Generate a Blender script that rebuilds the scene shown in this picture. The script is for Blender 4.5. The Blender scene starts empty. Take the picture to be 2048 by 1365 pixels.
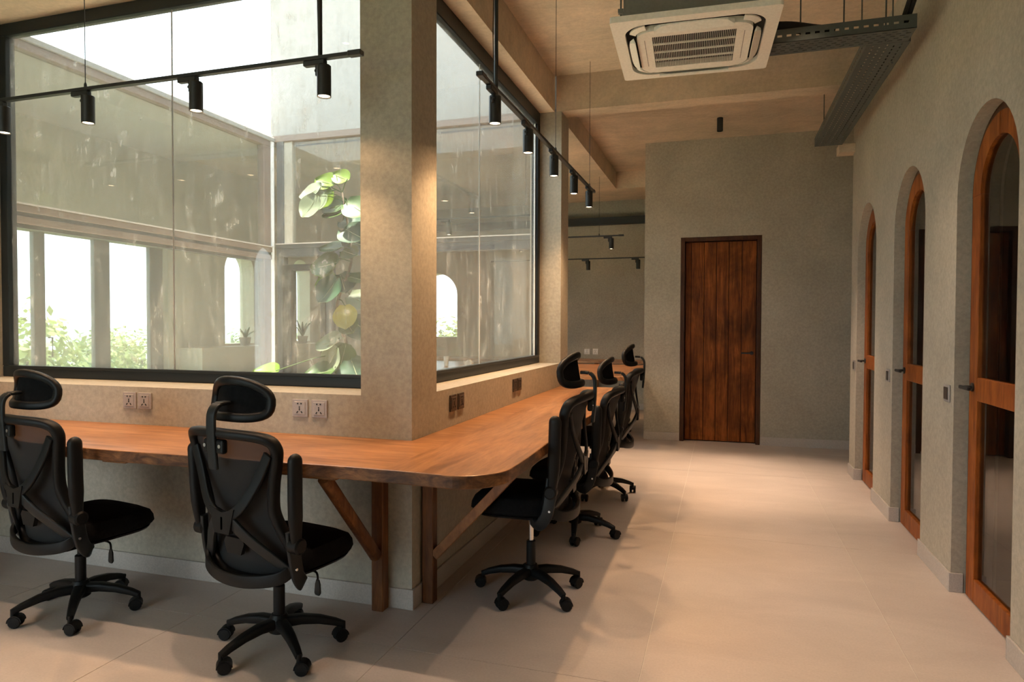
import bpy, bmesh, math, random
from mathutils import Vector, Matrix
from mathutils.geometry import tessellate_polygon

random.seed(7)
scene = bpy.context.scene
COL = scene.collection
PI = math.pi

# ---------------------------------------------------------------- camera
F_PX, YAW, PITCH, ROLL, EYE = 1344.91, 0.30333, 0.023368, 0.002772, 1.5
def cam_axes():
    cy, sy = math.cos(YAW), math.sin(YAW)
    f = Vector((-sy, cy, 0)); r = Vector((cy, sy, 0)); u = Vector((0, 0, 1))
    cp, sp = math.cos(PITCH), math.sin(PITCH)
    f2 = cp * f - sp * u; u2 = cp * u + sp * f
    c, s = math.cos(ROLL), math.sin(ROLL)
    return c * r + s * u2, -s * r + c * u2, f2
_r, _u, _f = cam_axes()
cam_data = bpy.data.cameras.new('camera')
cam_data.sensor_width = 36.0
cam_data.lens = 36.0 * F_PX / 2048.0
cam_data.clip_start = 0.05; cam_data.clip_end = 400
cam = bpy.data.objects.new('camera', cam_data)
COL.objects.link(cam)
m = Matrix((( _r.x, _u.x, -_f.x), (_r.y, _u.y, -_f.y), (_r.z, _u.z, -_f.z))).to_4x4()
m.translation = Vector((0, 0, EYE))
cam.matrix_world = m
scene.camera = cam

# ---------------------------------------------------------------- world / exposure
world = bpy.data.worlds.new('overcast_sky'); scene.world = world
world.use_nodes = True
bg = world.node_tree.nodes['Background']
bg.inputs[0].default_value = (0.80, 0.92, 1.0, 1)
bg.inputs[1].default_value = 5.0
sun_d = bpy.data.lights.new('sun', 'SUN'); sun_d.energy = 30.0; sun_d.color = (1.0, 0.90, 0.74); sun_d.angle = math.radians(3)
sun = bpy.data.objects.new('sun', sun_d); COL.objects.link(sun)
sun.location = (0, 0, 30)
sun.rotation_euler = Vector((0.045, 0.03, -1.0)).to_track_quat('-Z', 'Y').to_euler()
vs = scene.view_settings
vs.view_transform = 'Standard'; vs.look = 'None'; vs.exposure = 0.2; vs.gamma = 1.0
vs.use_curve_mapping = False
scene.display_settings.display_device = 'sRGB'
scene.cycles.max_bounces = 10
scene.cycles.diffuse_bounces = 5
scene.cycles.transparent_max_bounces = 16
scene.cycles.sample_clamp_indirect = 6.0

WARM = (1.0, 0.60, 0.31)          # colour of the lamps
WARM_CEIL = (1.0, 0.70, 0.48)
TRACK_W = 38.0
CEIL_W = 260.0

# ---------------------------------------------------------------- materials
def new_mat(name):
    mt = bpy.data.materials.new(name); mt.use_nodes = True
    nt = mt.node_tree
    b = nt.nodes['Principled BSDF']
    return mt, nt, b
def coords(nt, scale, kind='pos', rot=(0, 0, 0)):
    mp = nt.nodes.new('ShaderNodeMapping'); mp.inputs['Scale'].default_value = scale
    mp.inputs['Rotation'].default_value = rot
    if kind == 'pos':
        g = nt.nodes.new('ShaderNodeNewGeometry'); nt.links.new(g.outputs['Position'], mp.inputs[0])
    else:
        g = nt.nodes.new('ShaderNodeTexCoord'); nt.links.new(g.outputs['Object'], mp.inputs[0])
    return mp.outputs[0]
def noise(nt, vec, scale, detail=5, rough=0.55, dist=0.0):
    n = nt.nodes.new('ShaderNodeTexNoise'); nt.links.new(vec, n.inputs['Vector'])
    n.inputs['Scale'].default_value = scale; n.inputs['Detail'].default_value = detail
    n.inputs['Roughness'].default_value = rough; n.inputs['Distortion'].default_value = dist
    return n.outputs['Fac']
def ramp(nt, fac, stops):
    r = nt.nodes.new('ShaderNodeValToRGB'); nt.links.new(fac, r.inputs[0])
    els = r.color_ramp.elements
    while len(els) < len(stops): els.new(0.5)
    for e, (p, c) in zip(els, stops):
        e.position = p; e.color = (*c, 1) if len(c) == 3 else c
    return r.outputs[0]
def mixc(nt, fac, a, b, mode='MIX'):
    mx = nt.nodes.new('ShaderNodeMix'); mx.data_type = 'RGBA'; mx.blend_type = mode
    for s, v in ((mx.inputs[0], fac), (mx.inputs[6], a), (mx.inputs[7], b)):
        if hasattr(v, 'is_linked'): nt.links.new(v, s)
        elif isinstance(v, (int, float)): s.default_value = v
        else: s.default_value = (*v, 1)
    return mx.outputs[2]
def bump(nt, b, h, strength, dist=0.01):
    bp = nt.nodes.new('ShaderNodeBump'); bp.inputs['Strength'].default_value = strength
    bp.inputs['Distance'].default_value = dist
    nt.links.new(h, bp.inputs['Height']); nt.links.new(bp.outputs[0], b.inputs['Normal'])
def mul(c, k): return tuple(x * k for x in c)

def plaster(name, col, var=0.16, rough=0.85, scale=1.0):
    mt, nt, b = new_mat(name)
    v = coords(nt, (scale,) * 3)
    big = noise(nt, v, 1.1, 6, 0.6, 0.4)
    fine = noise(nt, v, 38, 4, 0.7)
    c1 = ramp(nt, big, [(0.3, mul(col, 1 - var)), (0.55, col), (0.75, mul(col, 1 + var))])
    c2 = ramp(nt, fine, [(0.35, (0.86, 0.86, 0.86)), (0.65, (1.08, 1.08, 1.07))])
    nt.links.new(mixc(nt, 1.0, c1, c2, 'MULTIPLY'), b.inputs['Base Color'])
    b.inputs['Roughness'].default_value = rough
    bump(nt, b, fine, 0.25, 0.004)
    return mt
def concrete(name, col):
    mt, nt, b = new_mat(name)
    v = coords(nt, (0.7, 2.0, 2.0))
    a = noise(nt, v, 1.7, 8, 0.7, 1.2)
    v2 = coords(nt, (1, 1, 1))
    bl = noise(nt, v2, 0.9, 5, 0.6, 0.3)
    fine = noise(nt, v2, 30, 4, 0.7)
    c1 = ramp(nt, a, [(0.3, mul(col, 0.84)), (0.5, col), (0.72, (col[0] * 1.14, col[1] * 1.12, col[2] * 1.08))])
    c2 = ramp(nt, bl, [(0.35, (0.8, 0.82, 0.8)), (0.65, (1.1, 1.06, 1.04))])
    c3 = ramp(nt, fine, [(0.35, (0.9, 0.9, 0.9)), (0.65, (1.05, 1.05, 1.05))])
    nt.links.new(mixc(nt, 1, mixc(nt, 1, c1, c2, 'MULTIPLY'), c3, 'MULTIPLY'), b.inputs['Base Color'])
    b.inputs['Roughness'].default_value = 0.8
    bump(nt, b, a, 0.2, 0.01)
    return mt
def wood(name, dark, mid, light, grain, rough=0.38, scale=1.0, kind='pos', coat=0.0, blotch=0.35, spec=0.3):
    mt, nt, b = new_mat(name)
    v = coords(nt, tuple(g * scale for g in grain), kind)
    a = noise(nt, v, 3.0, 8, 0.62, 1.2)
    f = noise(nt, v, 16.0, 6, 0.7, 0.3)
    bl = noise(nt, coords(nt, (0.8, 0.8, 0.8), kind), 2.1, 4, 0.6, 0.8)
    c1 = ramp(nt, a, [(0.28, dark), (0.48, mid), (0.7, light)])
    c2 = ramp(nt, f, [(0.3, (0.72, 0.68, 0.66)), (0.6, (1.06, 1.05, 1.04))])
    c3 = ramp(nt, bl, [(0.3, (1 - blotch,) * 3), (0.65, (1 + blotch * .4,) * 3)])
    nt.links.new(mixc(nt, 1, mixc(nt, 1, c1, c2, 'MULTIPLY'), c3, 'MULTIPLY'), b.inputs['Base Color'])
    b.inputs['Roughness'].default_value = rough; b.inputs['Specular IOR Level'].default_value = spec
    if coat: b.inputs['Coat Weight'].default_value = coat; b.inputs['Coat Roughness'].default_value = 0.25
    bump(nt, b, f, 0.12, 0.002)
    return mt
def plain(name, col, rough=0.5, metal=0.0, var=0.06, spec=0.5):
    mt, nt, b = new_mat(name)
    n = noise(nt, coords(nt, (1, 1, 1), 'obj'), 60, 3)
    nt.links.new(ramp(nt, n, [(0.3, mul(col, 1 - var)), (0.7, mul(col, 1 + var))]), b.inputs['Base Color'])
    b.inputs['Roughness'].default_value = rough; b.inputs['Metallic'].default_value = metal
    b.inputs['Specular IOR Level'].default_value = spec
    return mt
def emit(name, col, strength):
    mt, nt, b = new_mat(name)
    b.inputs['Base Color'].default_value = (*col, 1)
    b.inputs['Emission Color'].default_value = (*col, 1); b.inputs['Emission Strength'].default_value = strength
    return mt
def glass(name, haze=0.05, smear=0.25, tint=(0.95, 0.97, 0.96), refl=1.0):
    mt, nt, b = new_mat(name)
    nt.nodes.remove(b)
    out = nt.nodes['Material Output']
    tr = nt.nodes.new('ShaderNodeBsdfTransparent'); tr.inputs[0].default_value = (*tint, 1)
    gl = nt.nodes.new('ShaderNodeBsdfGlossy'); gl.inputs['Roughness'].default_value = 0.0
    fr = nt.nodes.new('ShaderNodeFresnel')
    gm = nt.nodes.new('ShaderNodeNewGeometry')      # thin sheet: same reflectance from both faces
    io = nt.nodes.new('ShaderNodeMapRange'); io.inputs['To Min'].default_value = 1.5; io.inputs['To Max'].default_value = 1 / 1.5
    nt.links.new(gm.outputs['Backfacing'], io.inputs['Value']); nt.links.new(io.outputs[0], fr.inputs[0])
    fm = nt.nodes.new('ShaderNodeMath'); fm.operation = 'MULTIPLY'; fm.inputs[1].default_value = refl
    nt.links.new(fr.outputs[0], fm.inputs[0])
    m1 = nt.nodes.new('ShaderNodeMixShader'); nt.links.new(fm.outputs[0], m1.inputs[0])
    nt.links.new(tr.outputs[0], m1.inputs[1]); nt.links.new(gl.outputs[0], m1.inputs[2])
    # dust film and dried streaks
    v = coords(nt, (9, 9, 1.3))
    st = noise(nt, v, 2.0, 7, 0.78, 0.8)
    blot = noise(nt, coords(nt, (1, 1, 1)), 3.4, 6, 0.65, 2.2)
    blot = ramp(nt, blot, [(0.52, (0, 0, 0)), (0.64, (1, 1, 1))])
    st2 = ramp(nt, st, [(0.46, (0, 0, 0)), (0.70, (1, 1, 1))])
    k = mixc(nt, 1, st2, blot, 'MULTIPLY')
    k1 = mixc(nt, 0.25, k, st2, 'ADD')
    mm = nt.nodes.new('ShaderNodeMath'); mm.operation = 'MULTIPLY_ADD'
    nt.links.new(k1, mm.inputs[0]); mm.inputs[1].default_value = smear; mm.inputs[2].default_value = haze
    df = nt.nodes.new('ShaderNodeBsdfDiffuse'); df.inputs[0].default_value = (0.85, 0.83, 0.78, 1)
    tl = nt.nodes.new('ShaderNodeBsdfTranslucent'); tl.inputs[0].default_value = (0.85, 0.83, 0.78, 1)
    md = nt.nodes.new('ShaderNodeMixShader'); md.inputs[0].default_value = 0.5
    nt.links.new(df.outputs[0], md.inputs[1]); nt.links.new(tl.outputs[0], md.inputs[2])
    m2 = nt.nodes.new('ShaderNodeMixShader'); nt.links.new(mm.outputs[0], m2.inputs[0])
    nt.links.new(m1.outputs[0], m2.inputs[1]); nt.links.new(md.outputs[0], m2.inputs[2])
    nt.links.new(m2.outputs[0], out.inputs[0])
    return mt
def leafmat(name, c1, c2, transl=0.35):
    mt, nt, b = new_mat(name)
    out = nt.nodes['Material Output']
    n = noise(nt, coords(nt, (1, 1, 1)), 3.0, 4)
    c = ramp(nt, n, [(0.3, c1), (0.7, c2)])
    nt.links.new(c, b.inputs['Base Color']); b.inputs['Roughness'].default_value = 0.45
    tl = nt.nodes.new('ShaderNodeBsdfTranslucent'); nt.links.new(c, tl.inputs[0])
    mx = nt.nodes.new('ShaderNodeMixShader'); mx.inputs[0].default_value = transl
    nt.links.new(b.outputs[0], mx.inputs[1]); nt.links.new(tl.outputs[0], mx.inputs[2])
    nt.links.new(mx.outputs[0], out.inputs[0])
    return mt

M = {}
M['plaster'] = plaster('grey_plaster', (0.43, 0.395, 0.325))
M['plaster_out'] = plaster('outdoor_plaster', (0.28, 0.275, 0.26), 0.08)
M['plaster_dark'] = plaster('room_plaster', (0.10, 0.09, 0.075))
M['concrete'] = concrete('board_concrete', (0.60, 0.49, 0.375))
M['skirt'] = plaster('skirting_tile', (0.50, 0.455, 0.42), 0.06, 0.5, 3)
M['tile'] = None
mt, nt, b = new_mat('floor_tile')
v = coords(nt, (0.9, 2.2, 1))
a = noise(nt, v, 1.4, 7, 0.65, 0.5); f = noise(nt, coords(nt, (1, 1, 1)), 90, 3, 0.6)
c1 = ramp(nt, a, [(0.3, (0.48, 0.42, 0.385)), (0.7, (0.575, 0.505, 0.46))])
c2 = ramp(nt, f, [(0.3, (0.93, 0.93, 0.93)), (0.7, (1.04, 1.04, 1.04))])
nt.links.new(mixc(nt, 1, c1, c2, 'MULTIPLY'), b.inputs['Base Color'])
b.inputs['Roughness'].default_value = 0.48; b.inputs['Specular IOR Level'].default_value = 0.35
M['tile'] = mt
M['grout'] = plain('grout', (0.72, 0.68, 0.62), 0.9)
def desk_wood():
    mt, nt, b = new_mat('desk_wood')
    vx = coords(nt, (0.42, 3.4, 3.4)); vy = coords(nt, (3.0, 0.36, 3.0), rot=(0, 0, 0.10))
    g = nt.nodes.new('ShaderNodeNewGeometry'); sep = nt.nodes.new('ShaderNodeSeparateXYZ'); nt.links.new(g.outputs['Position'], sep.inputs[0])
    gt = nt.nodes.new('ShaderNodeMath'); gt.operation = 'GREATER_THAN'; gt.inputs[1].default_value = -1.36; nt.links.new(sep.outputs[0], gt.inputs[0])
    mv = nt.nodes.new('ShaderNodeMix'); mv.data_type = 'VECTOR'
    nt.links.new(gt.outputs[0], mv.inputs[0]); nt.links.new(vx, mv.inputs[4]); nt.links.new(vy, mv.inputs[5])
    v = mv.outputs[1]
    a = noise(nt, v, 2.6, 9, 0.64, 1.6); f = noise(nt, v, 17.0, 6, 0.7, 0.4)
    bl = noise(nt, coords(nt, (0.8, 0.8, 0.8)), 2.1, 4, 0.6, 0.8)
    c1 = ramp(nt, a, [(0.30, (0.155, 0.056, 0.019)), (0.46, (0.33, 0.146, 0.056)), (0.58, (0.40, 0.19, 0.078)), (0.74, (0.53, 0.285, 0.135))])
    c2 = ramp(nt, f, [(0.3, (0.68, 0.64, 0.6)), (0.6, (1.06, 1.05, 1.04))])
    c3 = ramp(nt, bl, [(0.3, (0.82,) * 3), (0.65, (1.08,) * 3)])
    nt.links.new(mixc(nt, 1, mixc(nt, 1, c1, c2, 'MULTIPLY'), c3, 'MULTIPLY'), b.inputs['Base Color'])
    b.inputs['Roughness'].default_value = 0.32; b.inputs['Specular IOR Level'].default_value = 0.5
    bump(nt, b, f, 0.1, 0.002)
    return mt
M['desk_x'] = desk_wood()
M['edge'] = wood('live_edge_wood', (0.05, 0.022, 0.010), (0.15, 0.06, 0.022), (0.34, 0.155, 0.055), (2.2, 2.2, 7), 0.5, blotch=0.6)
M['leg'] = wood('leg_wood', (0.09, 0.032, 0.012), (0.17, 0.065, 0.022), (0.26, 0.11, 0.04), (5, 5, 0.6), 0.42)
M['brace'] = wood('brace_wood', (0.14, 0.055, 0.02), (0.24, 0.10, 0.035), (0.33, 0.15, 0.055), (3, 3, 1.2), 0.42)
M['door'] = wood('door_wood', (0.15, 0.036, 0.007), (0.27, 0.072, 0.011), (0.40, 0.125, 0.022), (5, 5, 0.7), 0.45, spec=0.2)
M['door_plank'] = wood('plank_wood', (0.09, 0.024, 0.006), (0.20, 0.056, 0.011), (0.36, 0.115, 0.024), (7, 7, 0.55), 0.45, blotch=0.6, spec=0.2)
M['door_dark'] = wood('door_frame_wood', (0.035, 0.014, 0.007), (0.065, 0.024, 0.010), (0.10, 0.037, 0.014), (7, 7, 0.7), 0.45)
M['black'] = plain('black_metal', (0.016, 0.018, 0.019), 0.42)
M['frame'] = plain('window_aluminium', (0.014, 0.018, 0.020), 0.42, 0.0, 0.06, 0.3)
M['plastic'] = plain('black_plastic', (0.007, 0.0075, 0.008), 0.45, 0, 0.06, 0.2)
M['plastic_grey'] = plain('charcoal_plastic', (0.011, 0.014, 0.016), 0.42, 0, 0.06, 0.3)
M['fabric'] = plain('black_fabric', (0.007, 0.007, 0.0075), 0.95, 0, 0.3, 0.1)
M['chrome'] = plain('chrome', (0.8, 0.8, 0.8), 0.12, 1.0)
M['bolt'] = plain('steel_bolt', (0.65, 0.65, 0.66), 0.25, 1.0)
M['white_ac'] = plain('ac_plastic', (0.88, 0.84, 0.77), 0.45)
M['galv'] = plain('galvanised_steel', (0.10, 0.115, 0.11), 0.45, 0.4)
M['galv_box'] = plain('galvanised_casing', (0.22, 0.24, 0.235), 0.4, 0.6)
M['rubber'] = plain('black_insulation', (0.012, 0.012, 0.012), 0.9)
M['socket'] = plain('socket_grey', (0.36, 0.33, 0.32), 0.35)
M['socket_dark'] = plain('socket_bronze', (0.055, 0.045, 0.04), 0.35)
M['socket_white'] = plain('socket_white', (0.72, 0.7, 0.66), 0.4)
M['slot'] = plain('socket_slot', (0.01, 0.01, 0.01), 0.6)
M['brownframe'] = plain('brown_aluminium', (0.17, 0.125, 0.10), 0.5)
M['dgrey'] = plain('grey_aluminium', (0.07, 0.075, 0.08), 0.45)
M['white'] = plain('white_sealant', (0.85, 0.85, 0.85), 0.5)
M['paper'] = plain('white_card', (0.8, 0.79, 0.76), 0.7)
M['bulb'] = emit('lamp_lens', (1.0, 0.74, 0.47), 14.0)
M['glass'] = glass('courtyard_glass', 0.08, 0.36)
M['glass2'] = glass('side_glass', 0.05, 0.3)
M['glass_in'] = glass('gallery_glass', 0.045, 0.06, (0.93, 0.95, 0.94), 0.7)
M['glass_door'] = glass('door_glass', 0.004, 0.01, (0.55, 0.55, 0.52), 1.0)
M['leaf_a'] = leafmat('leaf_lime', (0.15, 0.25, 0.012), (0.20, 0.31, 0.025), 0.5)
M['leaf_b'] = leafmat('leaf_green', (0.045, 0.10, 0.02), (0.085, 0.155, 0.035), 0.35)
M['leaf_c'] = leafmat('leaf_deep', (0.018, 0.055, 0.028), (0.035, 0.09, 0.045), 0.2)
M['leaf_d'] = leafmat('leaf_pale', (0.20, 0.25, 0.15), (0.27, 0.31, 0.20), 0.3)
M['leaf_y'] = leafmat('leaf_yellow', (0.40, 0.36, 0.08), (0.5, 0.45, 0.14), 0.4)
M['vein'] = plain('leaf_vein', (0.45, 0.47, 0.28), 0.6)
M['bark'] = plain('bark', (0.16, 0.115, 0.08), 0.9, 0, 0.35)
M['tree1'] = leafmat('tree_leaves', (0.16, 0.21, 0.07), (0.27, 0.31, 0.11), 0.3)
M['tree2'] = leafmat('tree_leaves_dark', (0.11, 0.17, 0.08), (0.19, 0.25, 0.11), 0.3)
M['ground'] = plain('meadow', (0.14, 0.17, 0.07), 0.95, 0, 0.3)
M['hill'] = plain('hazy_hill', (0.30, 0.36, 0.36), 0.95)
M['gravel'] = plaster('pale_gravel', (0.66, 0.60, 0.50), 0.12, 0.9, 12)
M['soil'] = plain('soil', (0.06, 0.045, 0.03), 0.95, 0, 0.3)

# ---------------------------------------------------------------- helpers
def obj(name, bm, mat=None, parent=None, smooth=False, loc=None):
    me = bpy.data.meshes.new(name)
    bmesh.ops.recalc_face_normals(bm, faces=bm.faces)
    bm.to_mesh(me); bm.free()
    if mat is not None: me.materials.append(M[mat] if isinstance(mat, str) else mat)
    if smooth:
        for p in me.polygons: p.use_smooth = True
        try: me.set_sharp_from_angle(angle=math.radians(40))
        except Exception: pass
    o = bpy.data.objects.new(name, me); COL.objects.link(o)
    if parent: o.parent = parent
    if loc: o.location = loc
    return o
def tag(o, label=None, cat=None, group=None, kind=None):
    if label: o['label'] = label
    if cat: o['category'] = cat
    if group: o['group'] = group
    if kind: o['kind'] = kind
    return o
def empty(name, loc=(0, 0, 0), rz=0.0):
    o = bpy.data.objects.new(name, None); COL.objects.link(o)
    o.empty_display_size = 0.1
    o.location = loc; o.rotation_euler = (0, 0, rz)
    return o
def B(): return bmesh.new()
def box(bm, x0, x1, y0, y1, z0, z1, bev=0.0, seg=1):
    vs_ = [bm.verts.new((x, y, z)) for x in (x0, x1) for y in (y0, y1) for z in (z0, z1)]
    q = [(0, 1, 3, 2), (4, 6, 7, 5), (0, 4, 5, 1), (2, 3, 7, 6), (0, 2, 6, 4), (1, 5, 7, 3)]
    fs = [bm.faces.new([vs_[i] for i in t]) for t in q]
    if bev:
        es = list({e for f_ in fs for e in f_.edges})
        bmesh.ops.bevel(bm, geom=es, offset=bev, segments=seg, affect='EDGES', profile=0.5)
    return bm
def ring(bm, pts): return [bm.verts.new(p) for p in pts]
def bridge(bm, a, b, closed=True):
    n = len(a)
    for i in range(n if closed else n - 1):
        j = (i + 1) % n
        try: bm.faces.new((a[i], a[j], b[j], b[i]))
        except ValueError: pass
def lathe(bm, prof, c=(0, 0, 0), axis='Z', n=16):
    """prof: list of (radius, height)"""
    rs = []
    for r, h in prof:
        pts = []
        for i in range(n):
            t = 2 * PI * i / n; u_, v_ = r * math.cos(t), r * math.sin(t)
            p = (u_, v_, h) if axis == 'Z' else ((h, u_, v_) if axis == 'X' else (v_, h, u_))
            pts.append((p[0] + c[0], p[1] + c[1], p[2] + c[2]))
        rs.append(ring(bm, pts))
    for a_, b_ in zip(rs, rs[1:]): bridge(bm, a_, b_)
    bm.faces.new(rs[0][::-1]); bm.faces.new(rs[-1])
    return bm
def sweep(bm, pts, prof, up=(0, 0, 1), scales=None, closed=False, cap=True):
    """prof: 2D list (side, up). path swept with a fixed reference up vector."""
    pts = [Vector(p) for p in pts]; n = len(pts); rings = []
    for i, p in enumerate(pts):
        if closed: d = pts[(i + 1) % n] - pts[i - 1]
        else: d = pts[min(i + 1, n - 1)] - pts[max(i - 1, 0)]
        d.normalize()
        u_ = up[i] if isinstance(up, list) else up
        s = d.cross(Vector(u_))
        if s.length < 1e-5: s = d.cross(Vector((0, 1, 0)))
        s.normalize(); w = s.cross(d).normalized()
        k = scales[i] if scales else 1.0
        if isinstance(k, (int, float)): k = (k, k)
        rings.append(ring(bm, [p + s * (a_ * k[0]) + w * (b_ * k[1]) for a_, b_ in prof]))
    for a_, b_ in zip(rings, rings[1:]): bridge(bm, a_, b_)
    if closed: bridge(bm, rings[-1], rings[0])
    elif cap:
        bm.faces.new(rings[0][::-1]); bm.faces.new(rings[-1])
    return bm
def circ(r, n=10): return [(r * math.cos(2 * PI * i / n), r * math.sin(2 * PI * i / n)) for i in range(n)]
def rect(w, h, r=0.0):
    w, h = w / 2, h / 2
    if not r: return [(-w, -h), (w, -h), (w, h), (-w, h)]
    out = []
    for cx, cy, a0 in ((w - r, -h + r, -90), (w - r, h - r, 0), (-w + r, h - r, 90), (-w + r, -h + r, 180)):
        for k in range(4):
            t = math.radians(a0 + 30 * k); out.append((cx + r * math.cos(t), cy + r * math.sin(t)))
    return out
def tube(bm, pts, r, n=10, closed=False): return sweep(bm, pts, circ(r, n), closed=closed)
def plate(bm, outer, holes, fmap, thick):
    """flat plate with holes; fmap(u,v)->3D, thick: offset vector"""
    loops = [outer] + list(holes)
    tri = tessellate_polygon([[Vector((p[0], p[1], 0)) for p in L] for L in loops])
    th = Vector(thick)
    front, back = [], []
    for L in loops:
        for p in L:
            q = Vector(fmap(*p)); front.append(bm.verts.new(q)); back.append(bm.verts.new(q + th))
    for t in tri:
        try:
            bm.faces.new([front[i] for i in t]); bm.faces.new([back[i] for i in reversed(t)])
        except ValueError: pass
    k = 0
    for L in loops:
        n = len(L)
        for i in range(n):
            j = (i + 1) % n
            bm.faces.new((front[k + i], front[k + j], back[k + j], back[k + i]))
        k += n
    return bm
def arch_pts(u0, u1, v0, vtop, n=20):
    """outline going up the u1 side? returns points from (u0,v0) up, over, down to (u1,v0)"""
    r = (u1 - u0) / 2; c = (u0 + u1) / 2; s = vtop - r
    out = [(u0, v0)]
    for i in range(n + 1):
        t = PI - PI * i / n; out.append((c + r * math.cos(t), s + r * math.sin(t)))
    out.append((u1, v0))
    return out
def struct(name, bm, mat, parent=None, label=None, smooth=False):
    o = obj(name, bm, mat, parent, smooth)
    if not parent: o['kind'] = 'structure'
    if label: o['label'] = label
    return o
def sbox(name, mat, *a, label=None, bev=0.0):
    return struct(name, box(B(), *a, bev=bev), mat, label=label)
def spot(name, loc, power, color, size_deg, blend, parent=None, target=None, radius=0.03):
    l = bpy.data.lights.new(name, 'SPOT'); l.energy = power; l.color = color
    l.spot_size = math.radians(size_deg); l.spot_blend = blend; l.shadow_soft_size = radius
    o = bpy.data.objects.new(name, l); COL.objects.link(o)
    o.location = loc
    if parent: o.parent = parent
    return o

# ---------------------------------------------------------------- key dimensions
XC, YC = -1.547, 3.192          # outer corner of the column
ZS = 1.122                      # window sill
ZB = 3.63                       # beam soffit
ZC1, ZC2 = 3.98, 3.885          # ceilings of the two bays
XR, XD = 1.245, 1.305           # right wall, its door faces
YF = 8.98                       # far wall with plank door
YB = 12.1                       # back wall
XE = -6.6                       # outer left wall
XL, YL = -4.96, 6.62            # courtyard left and back faces
WX1 = -1.847                    # inner side of the column
YREAR = -3.0
YEND = 7.55                     # end of right wall

# ---------------------------------------------------------------- floor with tiles
fl = struct('floor', box(B(), XE, 3.4, YREAR, YB, -0.12, -0.003), 'grout', label='pale beige stone tile floor')
TX, TY, G = 1.13, 2.185, 0.0035
me_tile = None
for i in range(-5, 3):
    for j in range(-3, 5):
        x0 = -0.323 + i * TX; y0 = 2.79 + j * TY
        if y0 + TY < YREAR + 0.1 or y0 > YB - 0.1 or x0 > 2.2 or x0 < XE - 0.4: continue
        if me_tile is None:
            o = obj('tile', box(B(), G / 2, TX - G / 2, G / 2, TY - G / 2, -0.01, 0.0), 'tile', fl)
            me_tile = o.data
        else:
            o = bpy.data.objects.new('tile', me_tile); COL.objects.link(o); o.parent = fl
        o.location = (x0, y0, 0)

# ---------------------------------------------------------------- walls
# right wall with three arched doorways
DOORS = [(3.52, 4.345), (4.965, 5.785), (6.42, 7.24)]
ZA = 2.62
out = [(YREAR, 0)]
for (a_, b_) in DOORS: out += arch_pts(a_, b_, 0, ZA)
out += [(YEND, 0), (YEND, ZC1), (YREAR, ZC1)]
struct('wall_right', plate(B(), out, [], lambda u, v: (XR, u, v), (0.22, 0, 0)), 'plaster', label='grey plaster wall with three arched doorways')
# far wall with the plank door
FD = (-0.525, 0.462, 2.64)
out = [(-0.985, 0), (FD[0], 0), (FD[0], FD[2]), (FD[1], FD[2]), (FD[1], 0), (2.6, 0), (2.6, ZC1), (-0.985, ZC1)]
struct('wall_far', plate(B(), out, [], lambda u, v: (u, YF, v), (0, 0.22, 0)), 'plaster', label='grey plaster end wall of the corridor')
sbox('wall_far_side', 'plaster', -0.985, -0.765, YF + 0.22, YB, 0, ZC1)
sbox('wall_leak_block', 'plaster_dark', -0.765, 2.75, YF + 0.24, YF + 0.34, 0, ZC1)  # added behind the plank door to block light leaking round it
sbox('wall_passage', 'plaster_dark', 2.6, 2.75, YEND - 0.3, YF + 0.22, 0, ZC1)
sbox('wall_passage_side', 'plaster', XR + 0.22, 2.75, YEND - 0.22, YEND, 0, ZC1)
# booths behind the arched doors
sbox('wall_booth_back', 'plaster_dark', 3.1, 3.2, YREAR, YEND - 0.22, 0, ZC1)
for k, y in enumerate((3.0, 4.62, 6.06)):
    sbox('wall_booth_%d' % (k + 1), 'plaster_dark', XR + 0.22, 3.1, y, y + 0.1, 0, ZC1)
# back wall with arched window
BA = (-5.72, -4.9, 1.27, 2.5)
out = [(XE - 0.25, 0), (-0.765, 0), (-0.765, ZC1), (XE - 0.25, ZC1)]
struct('wall_back', plate(B(), out, [arch_pts(*BA)], lambda u, v: (u, YB, v), (0, 0.25, 0)), 'plaster', label='plaster back wall of the far room')
RW = (-5.7, -1.9, 0.1, 3.3)
struct('wall_rear', plate(B(), [(XE - 0.25, 0), (3.2, 0), (3.2, ZC1), (XE - 0.25, ZC1)], [[(RW[0], RW[2]), (RW[1], RW[2]), (RW[1], RW[3]), (RW[0], RW[3])]], lambda u, v: (u, YREAR, v), (0, -0.2, 0)), 'plaster')
# outer left wall: arched window, folding doors, slim arched windows
FOLD = (3.95, 6.73, 2.486)
holes = [arch_pts(-2.05, -1.25, 0.25, 2.72), arch_pts(7.73, 8.34, 1.229, 2.56), arch_pts(9.245, 9.75, 1.229, 2.56)]
out = [(YREAR, 0), (FOLD[0], 0), (FOLD[0], FOLD[2]), (FOLD[1], FOLD[2]), (FOLD[1], 0), (YB, 0), (YB, ZC1), (YREAR, ZC1)]
struct('wall_left', plate(B(), out, holes, lambda u, v: (XE, u, v), (-0.25, 0, 0)), 'plaster', label='plaster outer wall beyond the courtyard')
# courtyard walls, sills, column and piers
struct('wall_window_front', box(B(), XL, WX1, YC, YC + 0.40, 0, ZS), 'plaster', label='low plaster wall under the wide window')
struct('wall_window_side', box(B(), WX1 - 0.02, XC, YC + 0.318, 6.572, 0, ZS), 'plaster', label='low plaster wall under the side window')
sbox('wall_column', 'plaster', WX1, XC, YC, YC + 0.318, 0, ZB, label='square plaster column at the courtyard corner')
sbox('wall_pier', 'plaster', WX1 - 0.02, XC, 6.572, 6.893, 0, ZB, label='plaster pier at the far end of the side window')
sbox('wall_pier_left', 'plaster', XL - 0.3, XL + 0.015, YC, YC + 0.40, 0, ZB)
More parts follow.
